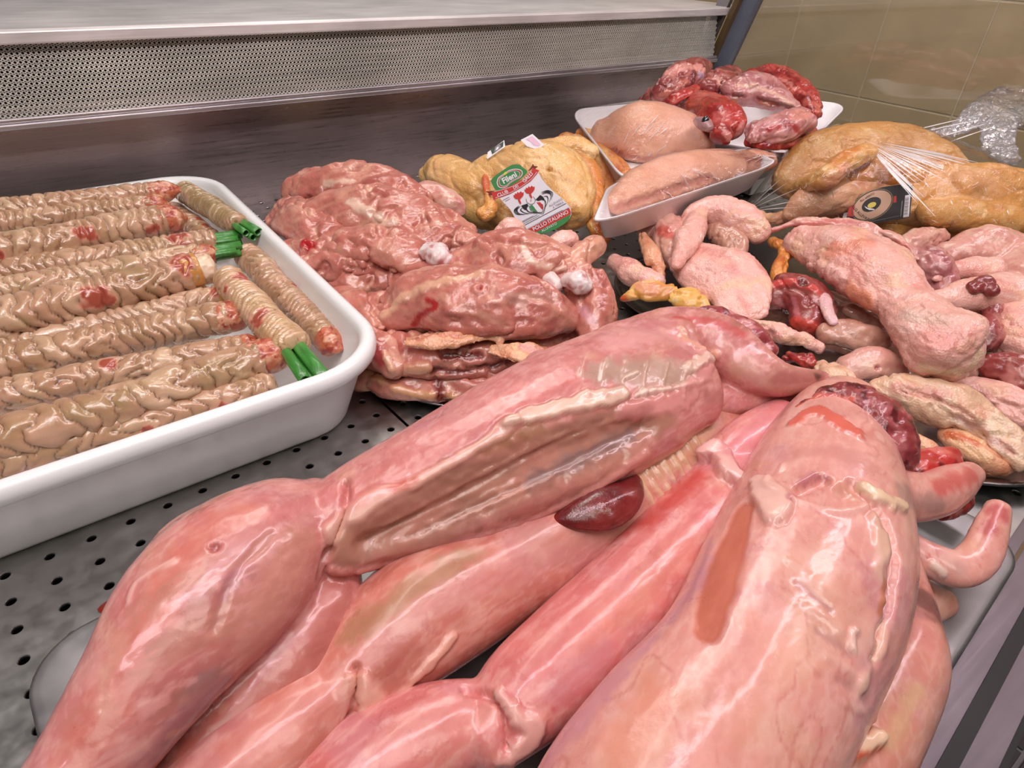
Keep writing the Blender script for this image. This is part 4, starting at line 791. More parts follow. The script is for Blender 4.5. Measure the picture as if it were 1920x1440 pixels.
piece('liver_piece', [[(1822, 540, 84, 14), (1850, 528, 88, 16), (1862, 548, 84, 12)]], 'red', 1571, 'curled brown red liver piece lying on top of the right wing', 'giblets', None, wr=.5)
piece('poultry_carcass', [[(1872, 590, 56, 36), (1915, 625, 54, 52), (1945, 660, 50, 50)]], SK, 158, 'pale skinned back piece cut by the right edge of the photo', P_, None, pebble=.5)
piece('tendon_piece', [[(1538, 545, 60, 13, .5), (1552, 580, 58, 13, .5), (1562, 606, 54, 10, .6)]], 'cream', 159, 'lavender white tendon standing upright in the middle of the platter', P_, None, wr=.2, strokes=[([(1538, 545), (1562, 606)], 26, (226, 184, 196), dict(alpha=.85, soft=.9))])
piece('breast_trimming', [[(1548, 622, 44, 20), (1610, 632, 44, 32), (1650, 645, 40, 26)], [(1590, 580, 48, 16), (1645, 612, 44, 20)]], 'glassy', 160, 'translucent tan trimming below the white tendon', P_, None, wr=.4)
piece('gizzard_piece', [[(1588, 694, 34, 28), (1636, 684, 40, 36), (1682, 702, 34, 26)]], 'pale', 161, 'two lobed pink gizzard in the lower middle of the platter', 'giblets', None, wr=.3, strokes=[([(1660, 725), (1680, 730)], 16, (206, 90, 92), dict(alpha=.8)), ([(1645, 690), (1650, 720)], 6, (210, 130, 134), dict(relief=-3))])
piece('skin_flap', [[(1545, 690, 38, 20), (1562, 712, 42, 36), (1600, 742, 36, 24)]], 'cream', 162, 'cream coloured wrinkled skin lump beside the rabbit forelegs', 'poultry skin', None, wr=1.2)
piece('chicken_neck', [[(1640, 735, 34, 24), (1700, 738, 38, 42), (1780, 762, 36, 48), (1850, 802, 32, 44), (1930, 870, 26, 28)]], 'cream', 163, 'long ribbed chicken neck running to the lower right edge of the platter', P_, None, wr=1.4, strokes=[([(1680, 725), (1760, 740)], 24, (216, 150, 140), dict(alpha=.7, soft=.9)), ([(1800, 790), (1880, 840)], 22, (206, 170, 170), dict(alpha=.6, soft=.9)), ([(1690, 730), (1800, 770), (1900, 850)], 5, (206, 150, 130), dict(relief=-2)), ([(1690, 750), (1790, 790), (1880, 850)], 5, (236, 210, 180), dict(relief=2))])
piece('wing_tip', [[(1405, 612, 40, 14), (1470, 626, 42, 21), (1538, 652, 36, 12)]], SK, 164, 'ropy skin covered wing tip behind the neck of the leftmost rabbit', 'chicken wing', None, wr=1.3)
piece('giblet_piece', [[(1478, 668, 34, 16), (1512, 676, 38, 20), (1530, 690, 34, 12)]], 'blood', 165, 'bright red giblet scrap between the rabbit foreleg and the wing tip', 'giblets')
piece('skin_scrap', [[(1695, 818, 20, 16), (1735, 838, 20, 20), (1768, 860, 18, 11)]], 'flap', 166, 'small orange skin scrap at the front rim of the platter, near the bloody stump', 'poultry skin')
piece('chicken_tail', [[(1775, 812, 20, 20), (1800, 830, 22, 30), (1850, 858, 20, 34), (1892, 872, 18, 18)]], 'flap', 167, 'orange brown tail piece under the long neck at the front rim', P_, None, strokes=[([(1775, 812), (1800, 815), (1830, 830)], 12, (196, 96, 52), dict(alpha=.8))])
piece('carcass_piece', [[(1850, 690, 44, 24), (1890, 690, 48, 34), (1935, 715, 46, 46)]], 'red', 168, 'dark red carcass scrap at the right edge of the photo', P_)
piece('skin_flap', [[(1800, 720, 34, 20), (1850, 738, 32, 36), (1905, 770, 30, 42), (1945, 800, 26, 42)]], SK, 169, 'wrinkled skin flap above the long neck at the right edge', 'poultry skin', None, wr=1.3)
# pieces filling the platter below
piece('poultry_carcass', [[(1420, 560, 18, 50, .5), (1540, 600, 16, 70, .4), (1660, 640, 16, 70, .4), (1780, 700, 14, 60, .4)]], 'glassy', 170, 'flat carcass lying on the platter bottom in the dark gap left of the biggest back', P_)
# ================================================================== FOAM TRAYS, HEADS, FILM PACKS, YELLOW CHICKENS, LABELS
M_foam = plain('white_foam', (236, 230, 234), .55, 0, .02, 40, .15, 500, .3)
M_film = glassy('cling_film', (.985, .985, .985), .06, .0, .006, (1, .97, .98), .5, 70, .55)
M_glint = glassy('cling_film_glint', (.97, .97, .97), .12, .3, .6, (1, .95, .97), .3, 200)  # white haze on the folds paints in the film's glints
M_bunch = glassy('cling_film_bunch', (.98, .96, .97), .15, .08, .10, (1, .93, .95), .5, 90, .8)
def q3(c): return at(c[0], c[1], c[2] / 1000)
def foam(name, A, B, C_, D, depth, parent, lip=.006, k=8):
    """shallow foam tray whose rim is the quadrilateral A B C D, walls sloping in towards the bottom, flared lip"""
    P = [q3(c) for c in (A, B, C_, D)]; nn = nrm(np.cross(P[1] - P[0], P[3] - P[0])); nn = nn if nn[2] > 0 else -nn
    def ring(s, dz, r):
        q = rrect(-1, 1, -1, 1, r, k) * s * .5 + .5; a, b = q[:, :1], q[:, 1:]
        return P[0] * (1 - a) * (1 - b) + P[1] * a * (1 - b) + P[2] * a * b + P[3] * (1 - a) * b - nn * dz
    prof = [(.82, depth, .42), (.86, depth * .97, .42), (.95, .006, .38), (.985, .0035, .36), (1.0, .0015, .35), (1.0, -.0005, .35), (.985, -.0012, .35), (.96, .0, .36), (.93, .005, .38), (.80, depth * .85, .42), (.70, depth * .88, .5)]
    rings = [ring(*p_) for p_ in prof]; V, Fc = sweep(rings, rings[0], False, True)
    return obj(name, V, Fc, M_foam, parent, True), P, nn, rings[5]
def hull(pts, name, mat, parent, cuts=2, off=.001):
    bm = bmesh.new(); c = pts.mean(0)
    for p_ in pts: bm.verts.new(p_ + nrm(p_ - c) * off)
    r = bmesh.ops.convex_hull(bm, input=bm.verts[:], use_existing_faces=False)
    dead = list({g for g in r['geom_interior'] + r['geom_unused'] if isinstance(g, bmesh.types.BMVert) and g.is_valid})
    bmesh.ops.delete(bm, geom=dead, context='VERTS')
    bmesh.ops.delete(bm, geom=[f for f in bm.faces if f.calc_center_median().z < c[2] and f.normal.z < -.3], context='FACES')
    for f in bm.faces: f.smooth = True
    me = bpy.data.meshes.new(name); bm.to_mesh(me); bm.free(); return link(name, me, mat, parent)
def ribbon(name, lines, mat, parent):
    """film pleats: slender three-sided folds, whitened to stand in for glints"""
    V = []; Fc = []
    for A, B, w_ in lines:
        A, B = np.asarray(A), np.asarray(B); t = nrm(B - A); up = nrm(CAM - A); s = nrm(np.cross(t, ZV + .2)); u_ = nrm(np.cross(s, t)); b = len(V); m = 6
        for i in range(m + 1):
            f = i / m; c = A + (B - A) * f; w2 = w_ * (1.04 - abs(2 * f - 1))
            V += [c - s * w2, c + u_ * w2 * .9, c + s * w2]
        for i in range(m):
            for j in range(2): a0 = b + 3 * i + j; Fc.append((a0, a0 + 1, a0 + 4, a0 + 3))
    return obj(name, V, Fc, mat, parent, True)
def creases(body, n, seed, box_, w_=.0011, ln=(10, 40), ang=(0, 360)):
    rs = np.random.RandomState(seed); o = []
    for i in range(n):
        u, v = rs.uniform(box_[0], box_[2]), rs.uniform(box_[1], box_[3]); l = rs.uniform(*ln); a = math.radians(rs.uniform(*ang))
        A = body.hit(u, v)[0]; B = body.hit(u + l * math.cos(a), v + l * math.sin(a))[0]
        if np.linalg.norm(A - B) < .08: d = nrm(CAM - A) * .0035 + ZV * .002; o.append((A + d, B + d, w_ * rs.uniform(.5, 1.2)))
    return o
def pack(name, A, B, C_, D, depth, tubes, seed, label, cr, strokes=()):
    P = np.array([q3(c) for c in (A, B, C_, D)]); root = thing(name, P.mean(0) - ZV * depth, label, 'meat pack', 'film wrapped breast packs')
    f, P, nn, rim = foam('foam_tray', A, B, C_, D, depth, root)
    b = soft(tubes, 'flap', seed, .002, .35, .35, strokes, 8); b.C = b.C * .35 + np.array((224, 172, 148)) * .65
    b.blotch((236, 190, 168), 14, .0, .3, seed, .7); b.stroke(cr[0], 12, (206, 136, 122), .7, -2.5, soft=.8)
    b.done('breast', M_skin, root)
    hull(np.vstack([b.V[::7], rim]), 'film', M_film, root)
    ribbon('film_glint_crease', creases(b, cr[1], seed, cr[2], ang=cr[3]), M_glint, root)
    return root
# step at the back of the counter that carries the trays at the far end
bevbox('rear_step', (.93, 1.215, .60, .965, .004, .075), M_deck, case, .003)
G4 = 'film wrapped breast packs'
pack('breast_pack', (1066, 206, 118), (1176, 348, 96), (1356, 300, 104), (1238, 190, 124), .030, [[(1130, 256, 106, 34, .8), (1195, 248, 118, 58, .8), (1268, 258, 114, 54, .8), (1318, 280, 104, 30, .8)]], 201, 'film wrapped breast on white foam, the round topped pack next to the yellow chicken', ([(1150, 285), (1230, 300), (1310, 290)], 26, (1120, 240, 1250, 310), (-70, -30)))
pack('breast_pack', (1330, 352, 84), (1478, 306, 98), (1442, 276, 108), (1330, 296, 108), .022, [[(1350, 312, 102, 24), (1410, 304, 108, 26), (1440, 300, 106, 20)]], 203, 'film wrapped breast pack mostly hidden behind the front pack, only its right end visible', ([(1390, 300), (1440, 310)], 4, (1380, 290, 1450, 315), (-30, 20)))
pack('breast_pack', (1108, 424, 96), (1462, 306, 112), (1400, 276, 124), (1140, 345, 112), .034, [[(1152, 384, 96, 24, .7), (1210, 350, 104, 44, .7), (1300, 320, 112, 44, .7), (1375, 306, 110, 30, .7)]], 202, 'film wrapped breast pack in front, tilted foam tray with a shining rim', ([(1160, 390), (1240, 365), (1330, 335)], 24, (1240, 310, 1400, 380), (10, 60)))

# ---- tray of red skinned heads
A, B, C_, D = (1300, 262, 112), (1492, 294, 108), (1592, 196, 122), (1405, 176, 128)
f, P, nn, rim = foam('foam_tray', A, B, C_, D, .024, None); tag(f, 'open white foam tray heaped with red skinned heads, at the end pane', 'tray')
G5 = 'skinned heads and bones heaped on the foam tray'
HD = 'animal head'
def head(name, tubes, pal, seed, label, sub=(), strokes=(), **k): return piece(name, tubes, pal, seed, label, HD, G5, sub, strokes=strokes, vox=.0018, **k)
head('skinned_head', [[(1262, 190, 132, 20), (1320, 200, 145, 32), (1352, 222, 146, 38), (1372, 242, 138, 30)], [(1350, 246, 140, 20), (1364, 258, 136, 14)]], 'blood', 301, 'bright red skinned head with a dark open eye, facing left', wr=.5,
     strokes=[([(1280, 195), (1320, 190)], 16, (176, 70, 34), dict(alpha=.7)), ([(1360, 250), (1370, 258)], 10, (214, 150, 140), dict(alpha=.8)), ([(1390, 240), (1385, 262)], 12, (220, 160, 150), dict(alpha=.8)), ([(1350, 215)], 22, (214, 130, 128), dict(alpha=.6))])
eye_r = .006
def eye(u, v, z, r, parent_name):
    o = bpy.data.objects[parent_name]
    c = q3((u, v, z)); bm = bmesh.new(); bmesh.ops.create_uvsphere(bm, u_segments=16, v_segments=10, radius=r); me = bpy.data.meshes.new('eye'); bm.to_mesh(me); bm.free()
    me.polygons.foreach_set('use_smooth', [True] * len(me.polygons)); e = link('eye', me, M_eye, o); e.location = Vector(c); return e
M_eye = plain('dark_wet_eye', (30, 30, 34), .12, 0, .1, 30, coat=1)
M_sclera = plain('eye_rim', (170, 150, 150), .3)
h0 = bpy.data.objects['skinned_head']
e = eye(1322, 231, 149, .0075, 'skinned_head'); e.scale = (.8, .8, 1.25)
b = Body([tube([(1308, 226, 146, 9), (1320, 232, 147, 14), (1330, 240, 146, 9)])], .0014, 3); b.base((170, 130, 132)); lid = b.done('eyelid', M_red, h0)
head('skinned_head', [[(1415, 252, 138, 24), (1468, 240, 144, 32), (1502, 224, 150, 30)], [(1420, 240, 142, 16), (1410, 262, 136, 12)]], 'mauve', 302, 'pinkish skinned head with pale bone, lying at the right end of the tray', strokes=[([(1490, 215), (1510, 212)], 18, (222, 150, 140), dict(alpha=.9)), ([(1450, 230), (1470, 260)], 16, (228, 180, 180), dict(alpha=.7)), ([(1440, 245), (1480, 232), (1500, 250)], 7, (176, 50, 50), dict(alpha=.7))])
head('skinned_head', [[(1205, 192, 118, 12), (1245, 170, 146, 28), (1290, 140, 164, 32), (1318, 124, 168, 18)]], 'red', 303, 'long dark red head with a pale crown, highest at the left of the tray', strokes=[([(1255, 130), (1290, 122), (1318, 125)], 16, (226, 160, 150), dict(alpha=.9)), ([(1318, 140)], 12, (200, 180, 210), dict(alpha=.8)), ([(1240, 180), (1290, 150)], 8, (200, 120, 100), {})])
head('ear_piece', [[(1232, 202, 134, 10), (1280, 178, 156, 13, .5), (1316, 158, 162, 8, .5)]], 'blood', 304, 'pointed red ear shaped strip below the long dark head', wr=.3)
head('neck_stump', [[(1328, 168, 158, 24), (1352, 148, 168, 26), (1375, 138, 168, 18)]], 'red', 305, 'short red neck stump with a ragged pale opening, top middle of the heap', strokes=[([(1350, 150), (1362, 158)], 10, (230, 180, 160), dict(alpha=.9, jag=.9)), ([(1356, 152)], 5, (90, 24, 24), dict(relief=-3))])
head('jaw_muscle', [[(1370, 175, 158, 26), (1415, 168, 164, 34), (1462, 188, 156, 24), (1496, 204, 150, 7)]], 'mauve', 306, 'striped pink jaw muscle tapering to the right on top of the heap', strokes=[([(1380, 160), (1430, 165), (1485, 198)], 5, (234, 190, 170), dict(alpha=.9)), ([(1375, 180), (1430, 190), (1480, 205)], 6, (120, 50, 40), dict(alpha=.8, relief=-2)), ([(1370, 190), (1440, 198)], 5, (190, 120, 90), dict(alpha=.8))])
head('skinned_head', [[(1405, 142, 150, 14), (1455, 148, 156, 28), (1508, 188, 146, 28), (1530, 214, 136, 14)]], 'blood', 307, 'deep red head at the back right, partly under the striped jaw muscle', strokes=[([(1410, 138), (1470, 150), (1490, 165)], 5, (224, 150, 140), dict(alpha=.8))])
head('jaw_strip', [[(1400, 268, 128, 9), (1450, 272, 126, 12), (1512, 258, 126, 12), (1525, 245, 128, 7)]], 'blood', 308, 'flat red jaw strip along the near rim of the tray', wr=.3)

# ---- yellow whole chicken with its printed label
def bird(name, label, parts, loc):
    root = thing(name, loc, label, 'whole chicken'); out = []
    for nm, tb, pl, sd, st, pb in parts:
        b = soft(tb, pl, sd, .002, .6, .6, st, 6, pebble=pb); b.done(nm, M_skin, root); out.append(b)
    return root, out
rt, yb = bird('yellow_chicken', 'whole yellow chicken with a printed paper label, lying against the steel back wall', [
    ('body', [[(800, 330, 76, 22), (832, 326, 84, 42), (882, 348, 84, 44), (940, 335, 94, 56), (1000, 330, 102, 72), (1050, 350, 98, 66), (1072, 400, 80, 44)], [(850, 375, 62, 32), (900, 395, 60, 34), (960, 400, 66, 44)], [(985, 285, 116, 24), (1040, 290, 114, 26)]], 'yellow', 401, [([(820, 310), (840, 350)], 30, (226, 176, 120), dict(alpha=.6)), ([(950, 300), (1040, 320)], 50, (228, 190, 134), dict(alpha=.6, soft=.9)), ([(1030, 318)], 7, (176, 110, 40), dict(alpha=.9)), ([(860, 410), (920, 410)], 30, (176, 150, 90), dict(alpha=.7, soft=.9)), ([(1065, 400), (1075, 430)], 24, (190, 140, 70), dict(alpha=.6))], .2),
    ('leg', [[(1075, 300, 104, 20), (1096, 325, 100, 30), (1108, 370, 88, 27), (1112, 410, 74, 16), (1126, 438, 60, 15), (1138, 452, 54, 9)]], 'orange', 402, [([(1080, 300), (1100, 350)], 30, (222, 160, 110), dict(alpha=.8))], .9),
    ('wing', [[(1020, 278, 112, 18), (1070, 275, 112, 22), (1110, 288, 106, 18)]], 'yellow', 403, [], .6),
    ('wing_tip', [[(908, 318, 106, 4), (911, 350, 100, 9), (920, 390, 84, 14), (905, 405, 76, 18)]], 'orange', 404, [([(908, 320), (910, 350)], 10, (196, 80, 40), dict(alpha=.8))], .3)], at(960, 400, .02))
rt2, _ = bird('yellow_chicken', 'second yellow chicken mostly hidden between the labelled one and the foam tray packs', [
    ('body', [[(1060, 262, 90, 18), (1110, 300, 80, 36), (1150, 345, 62, 44), (1140, 390, 46, 34)], [(1090, 250, 96, 14), (1130, 262, 96, 18)]], 'orange', 411, [([(1062, 255), (1090, 252)], 24, (216, 176, 130), dict(alpha=.8))], .5)], at(1140, 360, .02))

class Flat:
    """a printed sheet: its drawing is given in sheet units (the pixel frame of a zoomed look), laid on a real plane"""
    def __init__(s, P0, nn, org, sc): s.P, s.n, s.o, s.s = np.asarray(P0), nrm(nn), org, sc
    def p(s, x, y, lift=0):
        r = ray(s.o[0] + x / s.s, s.o[1] + y / s.s); t = ((s.P - CAM) @ s.n) / (r @ s.n); return CAM + r * t + s.n * lift
    def poly(s, name, pts, mat, parent, lift, thick=0):
        V = [s.p(x, y, lift) for x, y in pts]; n = len(V); Fc = [tuple(range(n))]
        a = sum((pts[i][0] * pts[(i + 1) % n][1] - pts[(i + 1) % n][0] * pts[i][1]) for i in range(n))
        if a > 0: V = V[::-1]
        if thick:
            V = V + [v - s.n * thick for v in V]; Fc = [tuple(range(n)), tuple(range(n, 2 * n))[::-1]] + [(i, i + n, (i + 1) % n + n, (i + 1) % n) for i in range(n)]
        return obj(name, V, Fc, mat, parent)
    def line(s, name, pts, w_, mat, parent, lift, close=False):
        pts = np.array(pts, float); 
        if close: pts = np.vstack([pts, pts[:1]])
        t = np.gradient(pts, axis=0); t /= np.linalg.norm(t, axis=1)[:, None] + 1e-9; nn = np.column_stack([-t[:, 1], t[:, 0]])
        w2 = np.broadcast_to(w_, (len(pts),))[:, None] / 2; L, R_ = pts + nn * w2, pts - nn * w2
        V = [s.p(x, y, lift) for x, y in L] + [s.p(x, y, lift) for x, y in R_]; n = len(pts)
        return obj(name, V, [(i, i + 1, n + i + 1, n + i) for i in range(n - 1)], mat, parent)
    def text(s, name, st, x, y, size, ang, mat, parent, lift, sx=1.0, bold=0, arc=None):
        cu = bpy.data.curves.new(name, 'FONT'); cu.body = st; cu.size = 1; cu.align_x = 'CENTER'; cu.align_y = 'CENTER'; cu.offset = bold; cu.resolution_u = 3
        o = bpy.data.objects.new(name, cu); COL.objects.link(o); dg = bpy.context.evaluated_depsgraph_get(); me = bpy.data.meshes.new_from_object(o.evaluated_get(dg)); bpy.data.objects.remove(o); bpy.data.curves.remove(cu)
        a = math.radians(ang); ca, sa = math.cos(a), math.sin(a); me.name = name
        for v in me.vertices:
            tx, ty = v.co.x * size * sx, -v.co.y * size
            if arc: ty += arc * (tx / 100) ** 2
            v.co = Vector(s.p(x + tx * ca - ty * sa, y + tx * sa + ty * ca, lift))
        me.update(); return link(name, me, mat, parent)
def bez(pts, n=40): return catmull(np.array(pts, float), n)
def ink(name, c, rough=.5): return plain(name, c, rough, 0, .02)
I_w, I_g, I_r, I_k, I_dr, I_y, I_gr = ink('paper_white', (242, 238, 246), .4), ink('ink_green', (62, 142, 78)), ink('ink_red', (206, 56, 52)), ink('ink_black', (30, 26, 32)), ink('ink_dark_red', (126, 44, 36)), ink('ink_yellow', (232, 212, 96)), ink('ink_grey', (140, 132, 146))
body = yb[0]
h_ = [body.hit(u, v)[0] for u, v in ((935, 350), (1045, 335), (1060, 420))]
nn = nrm(np.cross(h_[1] - h_[0], h_[2] - h_[0])); nn = nn if nn @ (CAM - h_[0]) > 0 else -nn
nn = nrm(nn * .5 + nrm(CAM - h_[0]) * .8)
P0 = max((body.hit(u, v)[0] for u, v in ((930, 340), (960, 330), (1000, 350), (1020, 380), (1040, 340), (1060, 400), (1000, 320))), key=lambda q: q @ nn) + nn * .0015
S = Flat(P0, nn, (900, 300), 9.93)
lb = thing('chicken_label', S.p(950, 750), 'white green and red printed paper label on the yellow chicken, reading FILENI POLLO ITALIANO', 'label'); lb['label'] = 'white, green and red printed paper label lying on the labelled yellow chicken'
out = [(360, 705), (480, 830), (560, 920), (615, 1010), (650, 1090), (720, 1170), (800, 1235), (890, 1300), (1000, 1345), (1130, 1372), (1250, 1350), (1400, 1290), (1560, 1200), (1660, 1110), (1700, 1010), (1690, 900), (1610, 800), (1500, 690), (1350, 570), (1230, 450), (1150, 350), (1085, 230), (700, 500)]
S.poly('paper', out, I_w, lb, 0, .0004)
S.poly('green_head', bez([(200, 390), (250, 320), (400, 210), (560, 110), (650, 82), (740, 90), (800, 140), (880, 215), (800, 320), (640, 440), (480, 520), (320, 575), (240, 480), (200, 390)], 50)[:-1], I_g, lb, .0003)
S.poly('red_ribbon', [(215, 600), (320, 575), (500, 515), (700, 425), (850, 320), (960, 180), (990, 150), (1105, 195), (1060, 260), (950, 390), (760, 520), (560, 630), (400, 690), (255, 740)], I_r, lb, .0006)
S.poly('ribbon_end', [(890, 210), (960, 120), (985, 70), (1010, 110), (1082, 120), (1030, 165), (985, 150), (940, 190)], I_dr, lb, .0002); S.poly('ribbon_end', [(105, 585), (280, 572), (310, 590), (215, 605), (235, 655), (155, 668), (160, 625)], I_dr, lb, .0002)
ov = bez([(320, 420), (345, 340), (420, 280), (540, 200), (660, 172), (760, 190), (790, 250), (750, 320), (640, 380), (560, 430), (490, 500), (410, 520), (345, 490), (320, 420)], 60)
S.poly('logo_oval', ov[:-1], I_g, lb, .0007); S.line('logo_outline', ov, 14, I_w, lb, .0008); c_ = ov.mean(0); S.line('logo_red_line', c_ + (ov - c_) * .9, 14, I_r, lb, .0009); S.line('logo_inner_line', c_ + (ov - c_) * .82, 7, I_w, lb, .001); S.poly('logo_sun', [(430, 265), (470, 225), (520, 210), (500, 260), (460, 285)], I_y, lb, .0011)
S.text('brand_text', 'Fileni', 552, 335, 150, -29, I_w, lb, .0012, .95, .03)
S.text('ribbon_text', 'CLUB', 425, 625, 92, -24, I_w, lb, .0010, .95, .012); S.text('ribbon_text', 'DEI', 670, 505, 80, -32, I_w, lb, .001, .9, .01); S.text('ribbon_text', 'GALLI', 890, 325, 100, -46, I_w, lb, .001, .9, .012)
S.line('ribbon_line', bez([(262, 590), (500, 530), (720, 435), (880, 320), (965, 190)]), 7, I_w, lb, .0009); S.line('ribbon_line', bez([(290, 705), (540, 620), (760, 500), (950, 360), (1060, 225)]), 7, I_w, lb, .0009)
for dx, dy in ((0, 0), (205, -105)):   # combs and wattles of the two facing birds
    S.poly('red_comb', [(628 + dx, 690 + dy), (622 + dx, 655 + dy), (650 + dx, 650 + dy), (650 + dx, 620 + dy), (685 + dx, 628 + dy), (700 + dx, 592 + dy), (730 + dx, 615 + dy), (760 + dx, 580 + dy), (785 + dx, 608 + dy), (815 + dx, 600 + dy), (812 + dx, 655 + dy), (780 + dx, 700 + dy), (745 + dx, 735 + dy), (770 + dx, 800 + dy), (755 + dx, 830 + dy), (715 + dx, 775 + dy), (705 + dx, 730 + dy), (660 + dx, 725 + dy)], I_r, lb, .0005)
for k, s_ in enumerate(((0, 0, 1), (1, 0, 1))):
    pass
for k_, pl in enumerate(([(720, 850), (645, 930), (670, 1000), (760, 1030)], [(755, 860), (690, 930), (740, 1000), (900, 1008)], [(790, 890), (760, 935), (850, 988), (1010, 992)], [(870, 880), (880, 940), (950, 975), (1160, 985)], [(735, 855), (668, 930), (705, 1000), (830, 1024)],
        [(1140, 600), (1260, 570), (1350, 610), (1350, 690)], [(1150, 640), (1250, 610), (1320, 660), (1290, 790)], [(1180, 680), (1250, 680), (1265, 760), (1210, 900)], [(1150, 740), (1210, 760), (1215, 850), (1170, 1000)], [(1145, 620), (1255, 590), (1338, 640), (1325, 745)])):
    S.line('black_plume', bez(pl, 20), np.interp(np.arange(20), [0, 7, 13, 19], [4, 22, 12, 3]), I_k, lb, .0005)
S.poly('black_breast', [(770, 850), (880, 810), (905, 850), (870, 900), (890, 940), (830, 925), (790, 890)], I_k, lb, .0006); S.poly('black_breast', [(1035, 740), (1120, 650), (1170, 680), (1210, 740), (1150, 740), (1080, 760)], I_k, lb, .0006)
S.line('shield_outline', bez([(860, 720), (880, 790), (950, 825), (1010, 800), (1030, 740), (990, 680)], 20), 8, I_k, lb, .0006)
S.text('shield_letter', 'F', 952, 762, 60, -20, I_r, lb, .0007)
S.poly('flag_green', [(925, 850), (975, 835), (1075, 965), (1010, 960), (950, 920)], I_g, lb, .0006); S.poly('flag_white', [(975, 835), (1050, 790), (1150, 920), (1140, 970), (1075, 965)], I_w, lb, .00065); S.poly('flag_red', [(1050, 790), (1120, 785), (1165, 830), (1178, 900), (1150, 920)], I_r, lb, .0006)
S.line('flag_outline', bez([(915, 850), (950, 940), (1020, 970), (1150, 978), (1175, 900), (1165, 820)], 24), 9, I_k, lb, .0007); S.line('flag_outline', bez([(1000, 995), (1100, 990), (1180, 1000), (1215, 880), (1240, 820)], 16), 6, I_k, lb, .0007)
S.line('rule', [(805, 1228), (1605, 805)], 9, I_k, lb, .0005); S.line('rule', [(880, 1280), (1660, 882)], 5, I_gr, lb, .0005)
S.poly('red_band', [(890, 1290), (1660, 890), (1692, 965), (1690, 1010), (1040, 1345), (985, 1335)], I_r, lb, .0004)
S.poly('green_foot', [(1040, 1345), (1690, 1010), (1660, 1110), (1560, 1200), (1400, 1290), (1250, 1350), (1130, 1372)], I_g, lb, .0004)
S.text('band_text', 'POLLO ITALIANO', 1315, 1130, 100, -27.5, I_w, lb, .0007, .93, .012); S.text('foot_text', 'ALLEVATO', 1290, 1250, 66, -28, I_w, lb, .0007)
S.text('small_text', 'ALLEVATO', 1410, 795, 58, -29, I_gr, lb, .0005); S.text('small_text', 'A TERRA', 1455, 838, 58, -29, I_gr, lb, .0005)
for (x, y, l) in ((890, 1090, 210), (920, 1095, 300), (940, 1120, 330), (1330, 1040, 420), (1150, 1190, 330), (485, 720, 120), (515, 745, 90)): S.line('fine_print', [(x - l / 2, y + l * .26), (x + l / 2, y - l * .26)], 9, I_gr, lb, .0005)
# corner tags tucked at the top of the bird
S2 = Flat(body.hit(930, 285)[0] + nrm(CAM - body.hit(930, 285)[0]) * .006, nrm(CAM - body.hit(930, 285)[0]) + .25 * ZV, (860, 230), 10.667)
tg = thing('wing_tag', S2.p(750, 540), 'small white paper tag with a dark green picture, on the yellow chicken', 'label')
S2.poly('paper', [(580, 590), (910, 350), (930, 480), (575, 725), (565, 700)], I_w, tg, 0, .0004); S2.poly('green_picture', [(640, 545), (898, 372), (890, 475), (670, 635)], ink('ink_dark_green', (34, 66, 38)), tg, .0004); S2.poly('grey_motif', [(705, 590), (730, 500), (800, 445), (845, 450), (830, 520), (740, 575)], I_gr, tg, .0007); S2.poly('white_motif', [(740, 560), (760, 500), (800, 480), (790, 530)], I_w, tg, .0009)
S3 = Flat(body.hit(1000, 272)[0] + nrm(CAM - body.hit(1000, 272)[0]) * .004, nrm(CAM - body.hit(1000, 272)[0]) + .2 * ZV, (860, 230), 10.667)
tg = thing('paper_tag', S3.p(1480, 380), 'blank pinkish white paper tag sticking up behind the yellow chicken', 'label')
S3.poly('paper', [(1240, 345), (1475, 225), (1715, 440), (1640, 500), (1545, 530), (1450, 500), (1365, 470)], I_w, tg, 0, .0004); S3.poly('pink_print', [(1340, 330), (1470, 265), (1640, 430), (1600, 470), (1500, 450), (1440, 380)], ink('ink_pale_pink', (236, 196, 220)), tg, .0004)

# ---- two yellow chickens under one film
fp = thing('film_bag', at(1640, 400, .03), 'clear cling film, creases whitened as glints, stretched over the two corn yellow chickens', 'film')
GA = None
ra, ba = bird('wrapped_chicken', 'golden yellow chicken under film, the one behind with its back arched high', [
    ('body', [[(1478, 345, 84, 34), (1530, 305, 106, 56), (1600, 285, 122, 56), (1680, 285, 120, 54), (1755, 318, 106, 52), (1800, 340, 96, 36)], [(1500, 350, 96, 20), (1545, 335, 120, 22), (1590, 300, 138, 22), (1630, 285, 144, 18)], [(1590, 335, 112, 22), (1650, 320, 122, 26), (1720, 335, 116, 22), (1770, 335, 112, 14)]], 'corn', 421, [([(1490, 320), (1540, 290)], 40, (226, 176, 116), dict(alpha=.6, soft=.9)), ([(1560, 300), (1600, 270)], 18, (204, 132, 60), dict(alpha=.8)), ([(1600, 330), (1680, 335)], 40, (196, 128, 50), dict(alpha=.7, soft=.9)), ([(1640, 260), (1720, 270)], 26, (230, 188, 140), dict(alpha=.6, soft=.9)), ([(1590, 320), (1560, 340)], 20, (224, 160, 140), dict(alpha=.6)), ([(1760, 330)], 22, (200, 90, 60), dict(alpha=.7))], .5)], at(1620, 340, .03))
